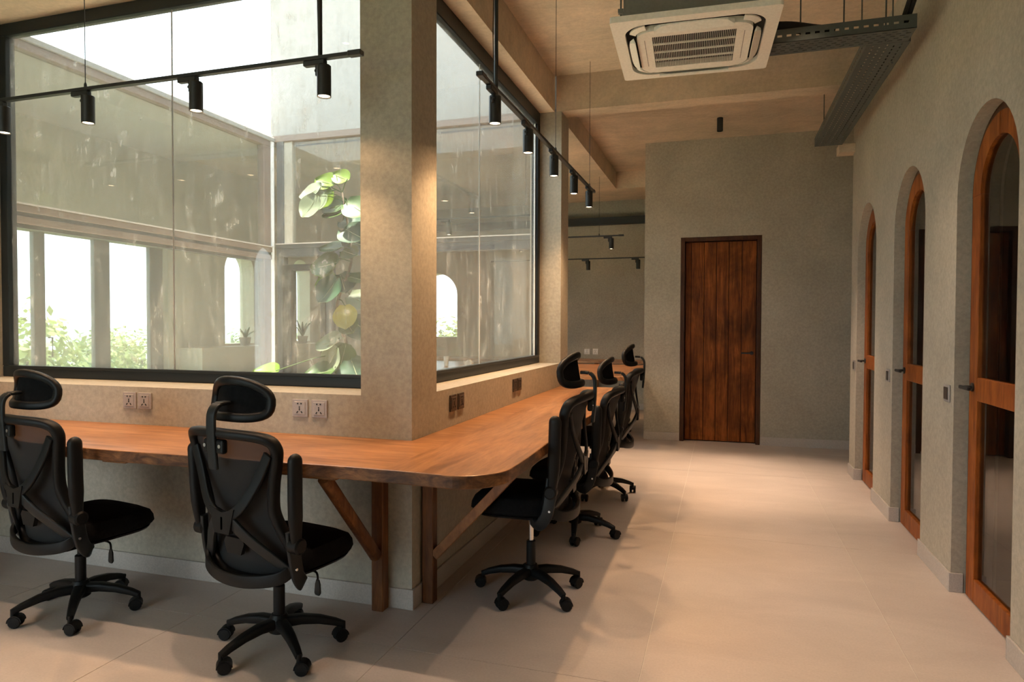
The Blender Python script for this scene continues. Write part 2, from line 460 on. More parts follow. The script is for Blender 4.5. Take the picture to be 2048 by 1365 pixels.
# upper storey above the back of the courtyard
sbox('wall_upper', 'plaster_out', -4.99, 2.0, YL, YL + 0.25, ZB + 0.04, 9.5, label='bright upper storey wall above the courtyard')
sbox('wall_upper_side', 'plaster_out', -4.99, -4.74, YL + 0.25, YB, ZC1 + 0.15, 9.5)

# ---------------------------------------------------------------- ceilings and beams
sbox('ceiling', 'concrete', WX1, 3.2, YREAR, 6.572, ZC1, ZC1 + 0.2, label='raw board-marked concrete ceiling')
sbox('ceiling_front', 'concrete', XE, WX1, YREAR, YC + 0.40, ZC1, ZC1 + 0.2)
sbox('ceiling_far', 'concrete', -1.62, 3.2, 6.80, YB, ZC2, ZC2 + 0.3, label='concrete ceiling in front of the plank door')
sbox('ceiling_back', 'concrete', XE, -1.60, 6.893, 10.5, ZB, ZB + 0.5, label='lower concrete ceiling of the far room')
sbox('ceiling_gallery', 'skirt', XE, XL - 0.02, YC + 0.40, YL + 0.3, 3.56, 3.64)
sbox('ceiling_end', 'concrete', XE, -1.60, 10.5, YB, ZC2, ZC2 + 0.3)
sbox('trim_1', 'concrete', -1.60, 3.2, 6.572, 6.80, ZB, ZC1 + 0.2, label='concrete cross beam over the corridor')
sbox('trim_2', 'concrete', WX1 - 0.02, -1.62, YC, 6.60, ZB, ZC1 + 0.2, label='concrete beam above the side window')
sbox('trim_3', 'concrete', XE, -1.62, YC, YC + 0.40, ZB, ZC1 + 0.2, label='concrete beam above the wide window')
sbox('trim_4', 'concrete', XE, -0.985, 10.5, 11.5, ZB, ZC2, label='concrete cross beam in the far room')
sbox('trim_5', 'concrete', XE, WX1 - 0.02, YL + 0.26, 6.95, ZB, ZC1 + 0.2)
sbox('trim_6', 'concrete', 1.099, XR + 0.1, 7.45, 7.62, 3.24, 3.325, label='short concrete corbel at the end of the right wall')
sbox('trim_7', 'black', XE, -0.985, 11.9, 12.0, 3.29, 3.42, label='black duct along the far room wall')

# ---------------------------------------------------------------- skirtings
def skirt(name, segs):
    bm = B()
    for s in segs: box(bm, *s, 0.0, 0.108, bev=0.002)
    struct(name, bm, 'skirt', label='pale tile skirting')
D_ = 0.012
skirt('baseboard_front', [(XL - 0.3, XC + D_, YC - D_, YC)])
skirt('baseboard_side', [(XC, XC + D_, YC, 6.893)])
segs = []
edges = [YREAR] + [e for d in DOORS for e in d] + [YEND]
for k in range(0, len(edges), 2):
    a_, b_ = edges[k], edges[k + 1]
    segs.append((XR - D_, XR, a_, b_))
    if k > 0: segs.append((XR - D_, XD, a_ - D_, a_))
    if k < len(edges) - 2: segs.append((XR - D_, XD, b_, b_ + 0.0005) if False else (XR - D_, XD, b_ - 0.0, b_ + D_))
skirt('baseboard_right', segs)
skirt('baseboard_far', [(-0.985, FD[0], YF - D_, YF), (FD[1], 2.6, YF - D_, YF)])
skirt('baseboard_back', [(XE, -0.985, YB - D_, YB)])

# ---------------------------------------------------------------- courtyard windows
def window_1():
    w = empty('window_1', (0, 0, 0)); tag(w, 'wide black framed window with view into the courtyard', None, None, 'structure')
    y0, y1 = 3.52, 3.59; x0, x1 = -4.945, -1.80; z1 = ZB
    obj('frame_bottom', box(B(), x0, x1, y0, y1, ZS, ZS + 0.078, 0.006), 'frame', w)
    obj('frame_top', box(B(), x0, x1, y0, y1, z1 - 0.085, z1, 0.006), 'frame', w)
    obj('frame_left', box(B(), x0, x0 + 0.07, y0, y1, ZS + 0.078, z1 - 0.085, 0.004), 'frame', w)
    obj('frame_right', box(B(), x1 - 0.07, x1, y0, y1, ZS + 0.078, z1 - 0.085, 0.004), 'frame', w)
    obj('glazing_bead', box(B(), x0 + 0.07, x1 - 0.07, y0 - 0.012, y0 + 0.01, ZS + 0.062, ZS + 0.082, 0.003), 'frame', w)
    for a_, b_ in ((x0 + 0.06, -3.438), (-3.432, x1 - 0.06)):
        obj('pane', box(B(), a_, b_, 3.55, 3.556, ZS + 0.07, z1 - 0.08), 'glass', w)
    obj('sealant_joint', box(B(), -3.438, -3.432, 3.549, 3.557, ZS + 0.078, z1 - 0.085), 'socket', w)
def window_2():
    w = empty('window_2', (0, 0, 0)); tag(w, 'tall black framed window beside the column', None, None, 'structure')
    x0, x1 = -1.835, -1.766; y0, y1 = 3.50, 6.572; z1 = ZB
    obj('frame_bottom', box(B(), x0, x1, y0, y1, ZS, ZS + 0.078, 0.006), 'frame', w)
    obj('frame_top', box(B(), x0, x1, y0, y1, z1 - 0.125, z1, 0.006), 'frame', w)
    obj('frame_far', box(B(), x0, x1, y1 - 0.075, y1, ZS + 0.078, z1 - 0.125, 0.004), 'frame', w)
    obj('frame_near', box(B(), x0, x1, y0, y0 + 0.075, ZS + 0.078, z1 - 0.125, 0.004), 'frame', w)
    obj('glazing_bead', box(B(), x1 - 0.01, x1 + 0.012, y0 + 0.07, y1 - 0.07, ZS + 0.062, ZS + 0.082, 0.003), 'frame', w)
    for a_, b_ in ((y0 + 0.06, 4.895), (4.901, y1 - 0.065)):
        obj('pane', box(B(), -1.803, -1.797, a_, b_, ZS + 0.07, z1 - 0.12), 'glass2', w)
    obj('sealant_joint', box(B(), -1.804, -1.796, 4.895, 4.901, ZS + 0.078, z1 - 0.125), 'white', w)
    obj('edge_seal', box(B(), -1.806, -1.794, y1 - 0.085, y1 - 0.075, ZS + 0.078, z1 - 0.125), 'white', w)
window_1(); window_2()
# courtyard left glazing
def window_3():
    w = empty('window_3'); tag(w, 'brown framed glazing on the left side of the courtyard', None, None, 'structure')
    xa, xb = XL - 0.09, XL; y0, y1 = YC + 0.40, YL - 0.05
    obj('coping', box(B(), xa - 0.08, xb + 0.02, y0, y1 + 0.05, 3.60, 3.645, 0.004), 'plaster_out', w)
    obj('head', box(B(), xa, xb, y0, y1, 3.535, 3.60, 0.004), 'brownframe', w)
    obj('transom_upper', box(B(), xa, xb + 0.02, y0, y1, 2.33, 2.385, 0.004), 'brownframe', w)
    obj('transom_lit_edge', box(B(), xa, xb + 0.03, y0, y1, 2.385, 2.397), 'skirt', w)  # pale strip puts the sunlit top edge of the transom into colour
    obj('transom_middle', box(B(), xa, xb, y0, y1, 2.30, 2.33), 'dgrey', w)
    obj('transom_lower', box(B(), xa, xb + 0.012, y0, y1, 2.245, 2.30, 0.004), 'brownframe', w)
    obj('track', box(B(), xa, xb - 0.02, y0, y1, 2.215, 2.245), 'dgrey', w)
    obj('mullion', box(B(), xa, xb, y1 - 0.12, y1, 0, 3.535, 0.004), 'brownframe', w)
    obj('mullion', box(B(), xa, xb, y0, y0 + 0.05, 0, 3.535, 0.004), 'brownframe', w)
    obj('pane', box(B(), xa + 0.03, xa + 0.036, y0 + 0.04, y1 - 0.11, 2.37, 3.55), 'glass_in', w)
    obj('pane', box(B(), xa + 0.03, xa + 0.036, y0 + 0.04, y1 - 0.11, 0.05, 2.22), 'glass_in', w)
    obj('corner_seal', box(B(), xb - 0.03, xb + 0.012, y1 + 0.005, y1 + 0.045, 0.0, 3.60), 'white', w)
def window_4():
    w = empty('window_4'); tag(w, 'grey framed glazing on the back side of the courtyard', None, None, 'structure')
    ya, yb = YL, YL + 0.09; x0, x1 = XL, WX1 - 0.02
    obj('head', box(B(), x0, x1, ya, yb, 3.60, 3.672, 0.004), 'brownframe', w)
    obj('transom_upper', box(B(), x0 + 0.04, x1, ya - 0.02, yb, 2.375, 2.42, 0.004), 'dgrey', w)
    obj('transom_lower', box(B(), x0 + 0.04, x1, ya - 0.012, yb, 2.28, 2.375, 0.004), 'dgrey', w)
    obj('transom_lit_edge', box(B(), x0 + 0.04, x1, ya - 0.03, ya, 2.42, 2.432), 'skirt', w)  # sunlit top edge painted as a pale strip here too
    obj('mullion', box(B(), x0 + 0.04, x0 + 0.13, ya, yb, 0, 3.60, 0.004), 'dgrey', w)
    obj('mullion', box(B(), x0 + 0.13, x0 + 0.235, ya + 0.02, yb, 2.42, 3.60), 'plaster', w)
    for (a_, b_) in ((x0 + 0.12, -4.28), (-4.20, -3.05), (-2.97, x1)):
        obj('pane', box(B(), a_, b_, ya + 0.04, ya + 0.046, 0.05, 2.29), 'glass_in', w)
    obj('pane', box(B(), x0 + 0.12, x1, ya + 0.04, ya + 0.046, 2.41, 3.61), 'glass_in', w)
    for a_ in (-4.28, -3.05):
        obj('mullion', box(B(), a_, a_ + 0.08, ya, yb, 0, 2.28, 0.004), 'dgrey', w)
    # black framed door next to the corner
    obj('door_stile', box(B(), -4.845, -4.72, ya - 0.012, yb, 0, 2.185, 0.004), 'black', w)
    obj('door_stile', box(B(), -4.34, -4.27, ya - 0.012, yb, 0, 2.185, 0.004), 'black', w)
    obj('door_head', box(B(), -4.845, -4.27, ya - 0.012, yb, 2.12, 2.19, 0.004), 'black', w)
window_3(); window_4()
# folding doors to the outside
def fold_doors():
    d = empty('door_5'); tag(d, 'grey framed folding doors opening to the trees', None, None, 'structure')
    x0, x1 = XE - 0.14, XE - 0.08
    z1 = FOLD[2]
    obj('head_track', box(B(), XE - 0.16, XE - 0.04, FOLD[0], FOLD[1], z1 - 0.045, z1), 'dgrey', d)
    posts = [(3.95, 4.06), (4.42, 4.55), (5.08, 5.20), (5.77, 5.97), (6.53, 6.73)]
    for a_, b_ in posts: obj('stile', box(B(), x0, x1, a_, b_, 0, z1 - 0.045, 0.004), 'dgrey', d)
    for (a, b_), (c, e) in zip(posts, posts[1:]):
        obj('bottom_rail', box(B(), x0, x1, b_, c, 0, 0.12, 0.004), 'dgrey', d)
        obj('pane', box(B(), x0 + 0.027, x0 + 0.033, b_, c, 0.12, z1 - 0.045), 'glass_in', d)
    bm = B(); tube(bm, [(x1, 5.23, 1.16), (x1 + 0.05, 5.23, 1.16), (x1 + 0.05, 5.23, 1.36), (x1, 5.23, 1.36)], 0.009, 8)
    obj('handle', bm, 'dgrey', d)
fold_doors()
for k, (a_, b_, c, e) in enumerate(((7.73, 8.34, 1.229, 2.56), (9.245, 9.75, 1.229, 2.56))):
    o = struct('window_%d' % (5 + k), plate(B(), arch_pts(a_, b_, c, e), [], lambda u, v: (XE - 0.2, u, v), (-0.006, 0, 0)), 'glass_in')
o = struct('window_7', plate(B(), arch_pts(*BA), [], lambda u, v: (u, YB + 0.18, v), (0, 0.006, 0)), 'glass_in')
o = struct('window_8', plate(B(), arch_pts(-2.05, -1.25, 0.25, 2.72), [], lambda u, v: (XE - 0.2, u, v), (-0.006, 0, 0)), 'glass_in')

w = empty('window_9'); tag(w, 'added unseen window behind the photographer, for fill daylight', None, None, 'structure')  # unseen window, added and sized to let in cool fill daylight
for k in range(5):
    x = RW[0] + (RW[1] - RW[0] - 0.06) * k / 4; obj('mullion', box(B(), x, x + 0.06, YREAR - 0.14, YREAR - 0.08, RW[2], RW[3]), 'frame', w)
for z in (RW[2], RW[3] - 0.06): obj('rail', box(B(), RW[0], RW[1], YREAR - 0.14, YREAR - 0.08, z, z + 0.06), 'frame', w)
for k in range(4):
    x = RW[0] + (RW[1] - RW[0] - 0.06) * k / 4; obj('pane', box(B(), x + 0.06, x + (RW[1] - RW[0] - 0.06) / 4, YREAR - 0.113, YREAR - 0.107, RW[2] + 0.06, RW[3] - 0.06), 'glass_in', w)

# ---------------------------------------------------------------- arched doors
def arch_band(bm, y0, y1, zs, w, x0, x1, a0, a1, n=20):
    """band of width w following an arch between angles a0..a1 (deg)"""
    c = (y0 + y1) / 2; ro = (y1 - y0) / 2; ri = ro - w
    pr = []
    for i in range(n + 1):
        t = math.radians(a0 + (a1 - a0) * i / n)
        pr.append([bm.verts.new((x, c + r * math.cos(t), zs + r * math.sin(t))) for r, x in ((ro, x0), (ri, x0), (ri, x1), (ro, x1))])
    for a_, b_ in zip(pr, pr[1:]): bridge(bm, a_, b_)
    bm.faces.new(pr[0][::-1]); bm.faces.new(pr[-1])
    return bm
def arched_door(idx, y0, y1, label):
    d = empty('door_%d' % idx); tag(d, label, None, None, 'structure')
    g = 0.004; y0 += g; y1 -= g
    zs = ZA - (y1 - y0 + 2 * g) / 2 - g * 0
    fw = 0.045; lw = 0.115
    fx0, fx1 = XD + 0.012, XD + 0.13
    for a_, b_ in ((y0, y0 + fw), (y1 - fw, y1)):
        obj('frame_jamb', box(B(), fx0, fx1, a_, b_, 0, zs, 0.003), 'door_dark', d)
    obj('frame_arch', arch_band(B(), y0, y1, zs, fw, fx0, fx1, 0, 180, 28), 'door_dark', d)
    ly0, ly1 = y0 + fw, y1 - fw
    lx0, lx1 = XD, XD + 0.045
    for a_, b_ in ((ly0, ly0 + lw), (ly1 - lw, ly1)):
        obj('stile', box(B(), lx0, lx1, a_, b_, 0.008, zs, 0.003), 'door', d)
    for a0, a1 in ((0.0, 89.6), (90.4, 180.0)):
        obj('arch_head', arch_band(B(), ly0, ly1, zs, lw, lx0, lx1, a0, a1, 16), 'door', d)
    obj('bottom_rail', box(B(), lx0, lx1, ly0 + lw, ly1 - lw, 0.008, 0.135, 0.003), 'door', d)
    obj('lock_rail', box(B(), lx0, lx1, ly0 + lw, ly1 - lw, 1.10, 1.225, 0.003), 'door', d)
    obj('pane', box(B(), lx0 + 0.02, lx0 + 0.026, ly0 + lw - 0.01, ly1 - lw + 0.01, 0.125, 1.11), 'glass_door', d)
    obj('pane', plate(B(), arch_pts(ly0 + lw - 0.01, ly1 - lw + 0.01, 1.215, zs + (ly1 - ly0) / 2 - lw + 0.01), [], lambda u, v: (lx0 + 0.02, u, v), (0.006, 0, 0)), 'glass_door', d)
    yh = ly1 - 0.055
    bm = B(); lathe(bm, [(0.024, lx0 - 0.008), (0.024, lx0)], (0, yh, 1.17), 'X', 14)
    lathe(bm, [(0.009, lx0 - 0.055), (0.009, lx0 - 0.005)], (0, yh, 1.17), 'X', 10)
    box(bm, lx0 - 0.066, lx0 - 0.048, yh - 0.13, yh + 0.012, 1.16, 1.18, 0.004)
    obj('handle', bm, 'black', d)
arched_door(1, *DOORS[0], 'nearest arched wood framed glass door')
arched_door(2, *DOORS[1], 'middle arched wood framed glass door')
arched_door(3, *DOORS[2], 'farthest arched wood framed glass door')

# ---------------------------------------------------------------- plank door in the far wall
def plank_door():
    d = empty('door_4'); tag(d, 'tall red-brown vertical plank door', None, None, 'structure')
    x0, x1, z1 = FD[0] + 0.003, FD[1] - 0.003, FD[2] - 0.003
    ya, yb = YF + 0.0, YF + 0.2
    fw = 0.05
    obj('jamb', box(B(), x0, x0 + fw, ya - 0.004, yb, 0, z1, 0.003), 'door_dark', d)
    obj('jamb', box(B(), x1 - fw, x1, ya - 0.004, yb, 0, z1, 0.003), 'door_dark', d)
    obj('head', box(B(), x0 + fw, x1 - fw, ya - 0.004, yb, z1 - fw, z1, 0.003), 'door_dark', d)
    a_, b_ = x0 + fw + 0.003, x1 - fw - 0.003
    yd = YF + 0.085
    obj('backing', box(B(), a_, b_, yd + 0.012, yd + 0.04, 0.01, z1 - fw - 0.003), 'door_dark', d)
    xs = [a_, a_ + (b_ - a_) * 0.085, a_ + (b_ - a_) * 0.27, a_ + (b_ - a_) * 0.445, a_ + (b_ - a_) * 0.62, a_ + (b_ - a_) * 0.80, b_]
    for p, q in zip(xs, xs[1:]):
        obj('plank', box(B(), p + 0.003, q - 0.003, yd, yd + 0.013, 0.012, z1 - fw - 0.006, 0.004), 'door_plank', d)
    bm = B(); xh = b_ - 0.05
    lathe(bm, [(0.024, yd - 0.008), (0.024, yd)], (xh, 0, 1.155), 'Y', 14)
    lathe(bm, [(0.009, yd - 0.05), (0.009, yd)], (xh, 0, 1.155), 'Y', 10)
    box(bm, xh - 0.13, xh + 0.012, yd - 0.06, yd - 0.044, 1.145, 1.165, 0.004)
    obj('handle', bm, 'black', d)
plank_door()

# ---------------------------------------------------------------- worktop
ZD = 0.895; TD = 0.056
XDE, YDE = -0.847, 2.503
def worktop():
    t = empty('worktop', (0, 0, 0))
    tag(t, 'long L-shaped orange-brown wooden worktop wrapping around the courtyard column', 'desk')
    def wob(s): return 0.006 * math.sin(s * 3.1) + 0.004 * math.sin(s * 7.7 + 1)
    pts = []
    x = -5.6
    while x < XDE - 0.30:
        pts.append((x, YDE + wob(x))); x += 0.08
    # rounded outer corner
    R = 0.21; cx, cy = XDE - R, YDE - 0.012 + R
    for i in range(13):
        a_ = math.radians(-90 + 90 * i / 12); pts.append((cx + R * math.cos(a_), cy + R * math.sin(a_)))
    y = cy + 0.08
    while y < 6.53:
        pts.append((XDE + 0.6 * wob(y + 2), y)); y += 0.08
    pts += [(XDE, 6.545), (XC + 0.001, 6.545), (XC + 0.001, YC - 0.001), (-5.6, YC - 0.001)]
    bm = B()
    plate(bm, pts, [], lambda u, v: (u, v, ZD), (0, 0, -TD))
    # soft arris on the outer top and bottom edge
    es = [e for e in bm.edges if len(e.link_faces) == 2 and abs(e.verts[0].co.z - e.verts[1].co.z) < 1e-6 and
          abs(e.link_faces[0].normal.z - e.link_faces[1].normal.z) > 0.5]
    bmesh.ops.recalc_face_normals(bm, faces=bm.faces)
    es = [e for e in bm.edges if len(e.link_faces) == 2 and abs(abs(e.link_faces[0].normal.z) - abs(e.link_faces[1].normal.z)) > 0.5]
    bmesh.ops.bevel(bm, geom=es, offset=0.005, segments=2, affect='EDGES', profile=0.5)
    top = obj('top', bm, 'desk_x', t)
    top.data.materials.append(M['edge'])
    for p in top.data.polygons:
        if abs(p.normal.z) < 0.6: p.material_index = 1
    # battens under the top
    obj('batten', box(B(), -2.93, -2.78, 2.56, 3.17, ZD - TD - 0.022, ZD - TD, 0.003), 'brace', t)
    obj('batten', box(B(), -1.80, -1.62, 2.58, 3.17, ZD - TD - 0.026, ZD - TD, 0.003), 'brace', t)
    # posts on the wall with diagonal braces
    zt = ZD - TD
    obj('leg', box(B(), -1.742, -1.676, YC - D_ - 0.068, YC - D_ - 0.002, 0, zt - 0.026, 0.004), 'leg', t)
    obj('leg', box(B(), XC + D_ + 0.002, XC + D_ + 0.066, 3.285, 3.345, 0, zt, 0.004), 'leg', t)
    bm = B(); sweep(bm, [(-1.709, 3.10, 0.30), (-1.709, 2.63, zt - 0.03)], rect(0.06, 0.055, 0.02), up=(1, 0, 0)); obj('brace', bm, 'leg', t)
    bm = B(); sweep(bm, [(XC + 0.08, 3.313, 0.26), (-0.93, 3.313, zt - 0.005)], rect(0.05, 0.05, 0.004), up=(0, 1, 0)); obj('brace', bm, 'brace', t)
    obj('leg', box(B(), XC + D_ + 0.002, XC + D_ + 0.066, 6.40, 6.46, 0, zt, 0.004), 'leg', t)
worktop()
# desks of the far room
t = empty('far_table', (-2.8, 9.2, 0)); tag(t, 'wide orange-brown table in the far room beyond the pier', 'table')
obj('top', box(B(), -1.8, 1.79, -1.2, 1.25, ZD - 0.05, ZD, 0.006, 2), 'desk_x', t)
for x in (-1.7, 0.6):
    for y in (-0.9, 1.1): obj('leg', box(B(), x, x + 0.07, y, y + 0.07, 0, ZD - 0.05, 0.004), 'leg', t)
t = empty('wall_desk', (-2.8, 11.8, 0)); tag(t, 'narrow wooden desk along the back wall of the far room', 'desk')
obj('top', box(B(), -2.6, 1.79, -0.3, 0.285, ZD - 0.05, ZD, 0.006, 2), 'desk_x', t)
for x in (-2.5, -1.0, 0.6): obj('leg', box(B(), x, x + 0.07, 0.2, 0.27, 0, ZD - 0.05, 0.004), 'leg', t)

# ---------------------------------------------------------------- office chair
def catmull(pts, n=6, closed=False):
    P = [Vector(p) for p in pts]; out = []
    m_ = len(P)
    rng = range(m_) if closed else range(m_ - 1)
    for i in rng:
        if closed: a, b_, c, d = P[i - 1], P[i], P[(i + 1) % m_], P[(i + 2) % m_]
        else: a, b_, c, d = P[max(i - 1, 0)], P[i], P[i + 1], P[min(i + 2, m_ - 1)]
        for k in range(n):
            t = k / n
            out.append(0.5 * ((2 * b_) + (c - a) * t + (2 * a - 5 * b_ + 4 * c - d) * t * t + (3 * b_ - a - 3 * c + d) * t ** 3))
    if not closed: out.append(P[-1])
    return out
HALF = [(0, .405), (.12, .408), (.205, .43), (.245, .485), (.238, .56), (.205, .66), (.195, .73), (.212, .83), (.24, .93), (.25, .985), (.228, 1.025), (.15, 1.043), (0, 1.05)]
HALF_S = [(p.x, p.y) for p in catmull([(a_, b_, 0) for a_, b_ in HALF], 5)]
def back_y(x, z):
    return -0.205 - 0.125 * max(0, min(1, (z - 0.42) / 0.63)) + 0.02 * math.sin((z - 0.42) / 0.63 * PI) + 1.15 * x * x
def half_w(z):
    best = 0
    for (a_, b_), (c, d) in zip(HALF_S, HALF_S[1:]):
        if min(b_, d) - 1e-6 <= z <= max(b_, d) + 1e-6 and abs(d - b_) > 1e-9:
            best = max(best, a_ + (c - a_) * (z - b_) / (d - b_))
    return best
def grid(bm, nu, nv, f):
    g = [[bm.verts.new(f(i / nu, j / nv)) for i in range(nu + 1)] for j in range(nv + 1)]
    for j in range(nv):
        for i in range(nu): bm.faces.new((g[j][i], g[j][i + 1], g[j + 1][i + 1], g[j + 1][i]))
    return g
def mesh_panel(zlo, zhi, off, inset=0.008, nu=12, nv=16, thick=0.0):
    bm = B()
    def f(u, v):
        z = zlo + (zhi - zlo) * v; w = max(half_w(z) - inset, 0.004); x = (2 * u - 1) * w
        return (x, back_y(x, z) + off, z)
    grid(bm, nu, nv, f)
    if thick:
        r = bmesh.ops.extrude_face_region(bm, geom=bm.faces[:])
        bmesh.ops.translate(bm, vec=(0, thick, 0), verts=[v_ for v_ in r['geom'] if isinstance(v_, bmesh.types.BMVert)])
    return bm
mt, nt, b = new_mat('back_mesh')
b.inputs['Base Color'].default_value = (0.010, 0.010, 0.011, 1); b.inputs['Roughness'].default_value = 0.8
n_ = noise(nt, coords(nt, (1, 1, 1), 'obj'), 300, 1)
b.inputs['Alpha'].default_value = 0.92
M['mesh'] = mt

def make_chair(name, lift, base_rot):
    c = empty(name)
    L = lift
    # --- star base with castors
    bm = B(); lathe(bm, [(0.030, 0.075), (0.046, 0.085), (0.048, 0.135), (0.034, 0.165)], n=18); obj('hub', bm, 'plastic', c, True)
    for k in range(5):
        a_ = math.radians(base_rot + 72 * k); ca, sa = math.cos(a_), math.sin(a_)
        bm = B(); pts = [(0.03, 0.125), (0.10, 0.127), (0.18, 0.115), (0.25, 0.094), (0.287, 0.078)]
        sc = [(1.15, 1.2), (1.05, 1.1), (0.9, 0.95), (0.75, 0.8), (0.62, 0.7)]
        sweep(bm, [(r * ca, r * sa, z) for r, z in pts], rect(0.048, 0.04, 0.012), scales=sc); obj('base_leg', bm, 'plastic', c, True)
        px, py = 0.287 * ca, 0.287 * sa
        # castor swivels outward of its pin
        sw = a_ + math.radians([150, 60, 200, 110, 20][k])
        ox, oy = 0.014 * math.cos(sw), 0.014 * math.sin(sw)
        ax = Vector((-math.sin(sw), math.cos(sw), 0))
        bm = B(); lathe(bm, [(0.011, 0.045), (0.011, 0.09)], (px, py, 0), n=10)
        hood = []
        for i in range(9):
            t = PI * i / 8; hood.append((px + ox + 0.031 * math.cos(t) * math.cos(sw), py + oy + 0.031 * math.cos(t) * math.sin(sw), 0.030 + 0.031 * math.sin(t)))
        sweep(bm, hood, rect(0.052, 0.005), up=[tuple((Vector(h) - Vector((px + ox, py + oy, 0.03))).normalized()) for h in hood])
        cs = obj('castor', bm, 'plastic', c, True)
        for s in (-1, 1):
            bm = B(); rs = []
            for r, h in ((0.018, 0.006), (0.028, 0.008), (0.030, 0.013), (0.030, 0.021), (0.026, 0.026), (0.008, 0.027)):
                ce = Vector((px + ox, py + oy, 0.030)) + ax * (s * h)
                u_ = Vector((math.cos(sw), math.sin(sw), 0))
                rs.append(ring(bm, [ce + (u_ * math.cos(t) + Vector((0, 0, 1)) * math.sin(t)) * r for t in [2 * PI * i / 16 for i in range(16)]]))
            for p, q in zip(rs, rs[1:]): bridge(bm, p, q)
            bm.faces.new(rs[0]); bm.faces.new(rs[-1][::-1])
            obj('wheel', bm, 'plastic', cs, True)
    # --- gas lift
    bm = B(); lathe(bm, [(0.026, 0.14), (0.026, 0.295), (0.020, 0.30)], n=16); obj('gas_lift_sleeve', bm, 'plastic', c, True)
    bm = B(); lathe(bm, [(0.0145, 0.29), (0.0145, 0.37 + L)], n=14); obj('gas_lift_rod', bm, 'chrome' if L > 0.02 else 'plastic', c, True)
    # --- mechanism and lever
    bm = B(); box(bm, -0.085, 0.085, -0.12, 0.11, 0.355 + L, 0.405 + L, 0.012, 2)
    box(bm, -0.16, 0.16, -0.13, 0.15, 0.395 + L, 0.412 + L, 0.004); obj('tilt_mechanism', bm, 'plastic', c)
    bm = B(); tube(bm, catmull([(0.06, 0.03, 0.385 + L), (0.16, 0.03, 0.385 + L), (0.205, 0.03, 0.38 + L), (0.212, 0.03, 0.345 + L)], 4), 0.005, 8)
    lv = obj('lever', bm, 'plastic', c, True)
    bm = B(); sweep(bm, [(0.212, 0.03, 0.35 + L), (0.212, 0.03, 0.33 + L), (0.211, 0.03, 0.29 + L), (0.21, 0.03, 0.28 + L)], rect(0.034, 0.014, 0.005), up=(0, 1, 0), scales=[0.5, 0.85, 1, 0.7])
    obj('paddle', bm, 'plastic_grey', lv, True)
    # --- seat cushion
    bm = B()
    lo, hi = [], []
    N = 40
    def seat_pt(t, k):
        ct, st = math.cos(t), math.sin(t)
        e = 0.55
        x = 0.252 * k * math.copysign(abs(ct) ** e, ct)
        y = (0.265 if st > 0 else 0.235) * k * math.copysign(abs(st) ** e, st) + 0.05
        return x, y
    prof = [(0.0, 0.412), (0.86, 0.412), (0.97, 0.428), (1.0, 0.455), (0.985, 0.485), (0.93, 0.508), (0.78, 0.520), (0.45, 0.518), (0.0, 0.514)]
    rs = []
    for k, z in prof[1:-1]:
        pts = []
        for i in range(N):
            x, y = seat_pt(2 * PI * i / N, k)
            fz = -0.030 * max(0, (y - 0.18) / 0.135) ** 2 if z > 0.45 else 0
            pts.append((x, y, z + fz + L))
        rs.append(ring(bm, pts))
    for p, q in zip(rs, rs[1:]): bridge(bm, p, q)
    bm.faces.new(rs[0][::-1]); bm.faces.new(rs[-1])
    obj('seat', bm, 'fabric', c, True)
    bm = B(); rs = []
    for k, z in ((0.80, 0.400), (0.90, 0.402), (0.93, 0.413)):
        rs.append(ring(bm, [(*seat_pt(2 * PI * i / N, k), z + L) for i in range(N)]))
    for p, q in zip(rs, rs[1:]): bridge(bm, p, q)
    bm.faces.new(rs[0][::-1]); bm.faces.new(rs[-1])
    obj('seat_pan', bm, 'plastic', c, True)
    # --- backrest
    bk = empty('backrest'); bk.parent = c; bk.location = (0, 0, L)
    loop = [(x, back_y(x, z), z) for x, z in HALF_S] + [(-x, back_y(x, z), z) for x, z in HALF_S[-2:0:-1]]
    bm = B(); sweep(bm, loop, rect(0.040, 0.052, 0.016), up=(0, 1, 0), closed=True); obj('back_frame', bm, 'plastic', bk, True)
    obj('mesh_panel', mesh_panel(0.415, 1.04, 0.004), 'mesh', bk, True)
    obj('lumbar_pad', mesh_panel(0.45, 0.925, 0.012, 0.018, 12, 12, 0.03), 'fabric', bk, True)
    bm = B()
    for s in (-1, 1):
        up_arm = catmull([(s * 0.225, back_y(0.225, 0.97) - 0.012, 0.965), (s * 0.175, back_y(0.175, 0.85) - 0.03, 0.86), (s * 0.105, back_y(0.1, 0.74) - 0.055, 0.745), (s * 0.03, back_y(0, 0.70) - 0.06, 0.69)], 5)
        sweep(bm, up_arm, rect(0.046, 0.016, 0.005), up=(0, 1, 0))
    for z0_, z1_, w0, w1 in ((0.62, 0.73, 0.045, 0.075),):
        yb_ = back_y(0, 0.68) - 0.062
        g = [(-w0, z0_), (w0, z0_), (w1, z1_), (0.0, z1_ - 0.02), (-w1, z1_)]
        plate(bm, g, [[(-0.006, 0.635), (0.006, 0.635), (0.006, 0.69), (-0.006, 0.69)]], lambda u, v: (u, yb_ - 0.010, v), (0, 0.022, 0))
    obj('upper_brace', bm, 'plastic', bk, True)
    for s in (-1, 1):
        bm = B(); sweep(bm, catmull([(s * 0.035, back_y(0, .68) - 0.064, 0.685), (s * 0.11, back_y(.1, .6) - 0.055, 0.605), (s * 0.20, -0.205, 0.51), (s * 0.262, -0.165, 0.445)], 5), rect(0.05, 0.016, 0.005), up=(0, 1, 0))
        obj('lower_brace', bm, 'plastic_grey', bk, True)
    bm = B(); sweep(bm, catmull([(-0.258, -0.16, 0.47), (-0.225, -0.205, 0.435), (-0.12, -0.245, 0.415), (0, -0.258, 0.408), (0.12, -0.245, 0.415), (0.225, -0.205, 0.435), (0.258, -0.16, 0.47)], 5), rect(0.020, 0.055, 0.006), up=(0, 0, 1))
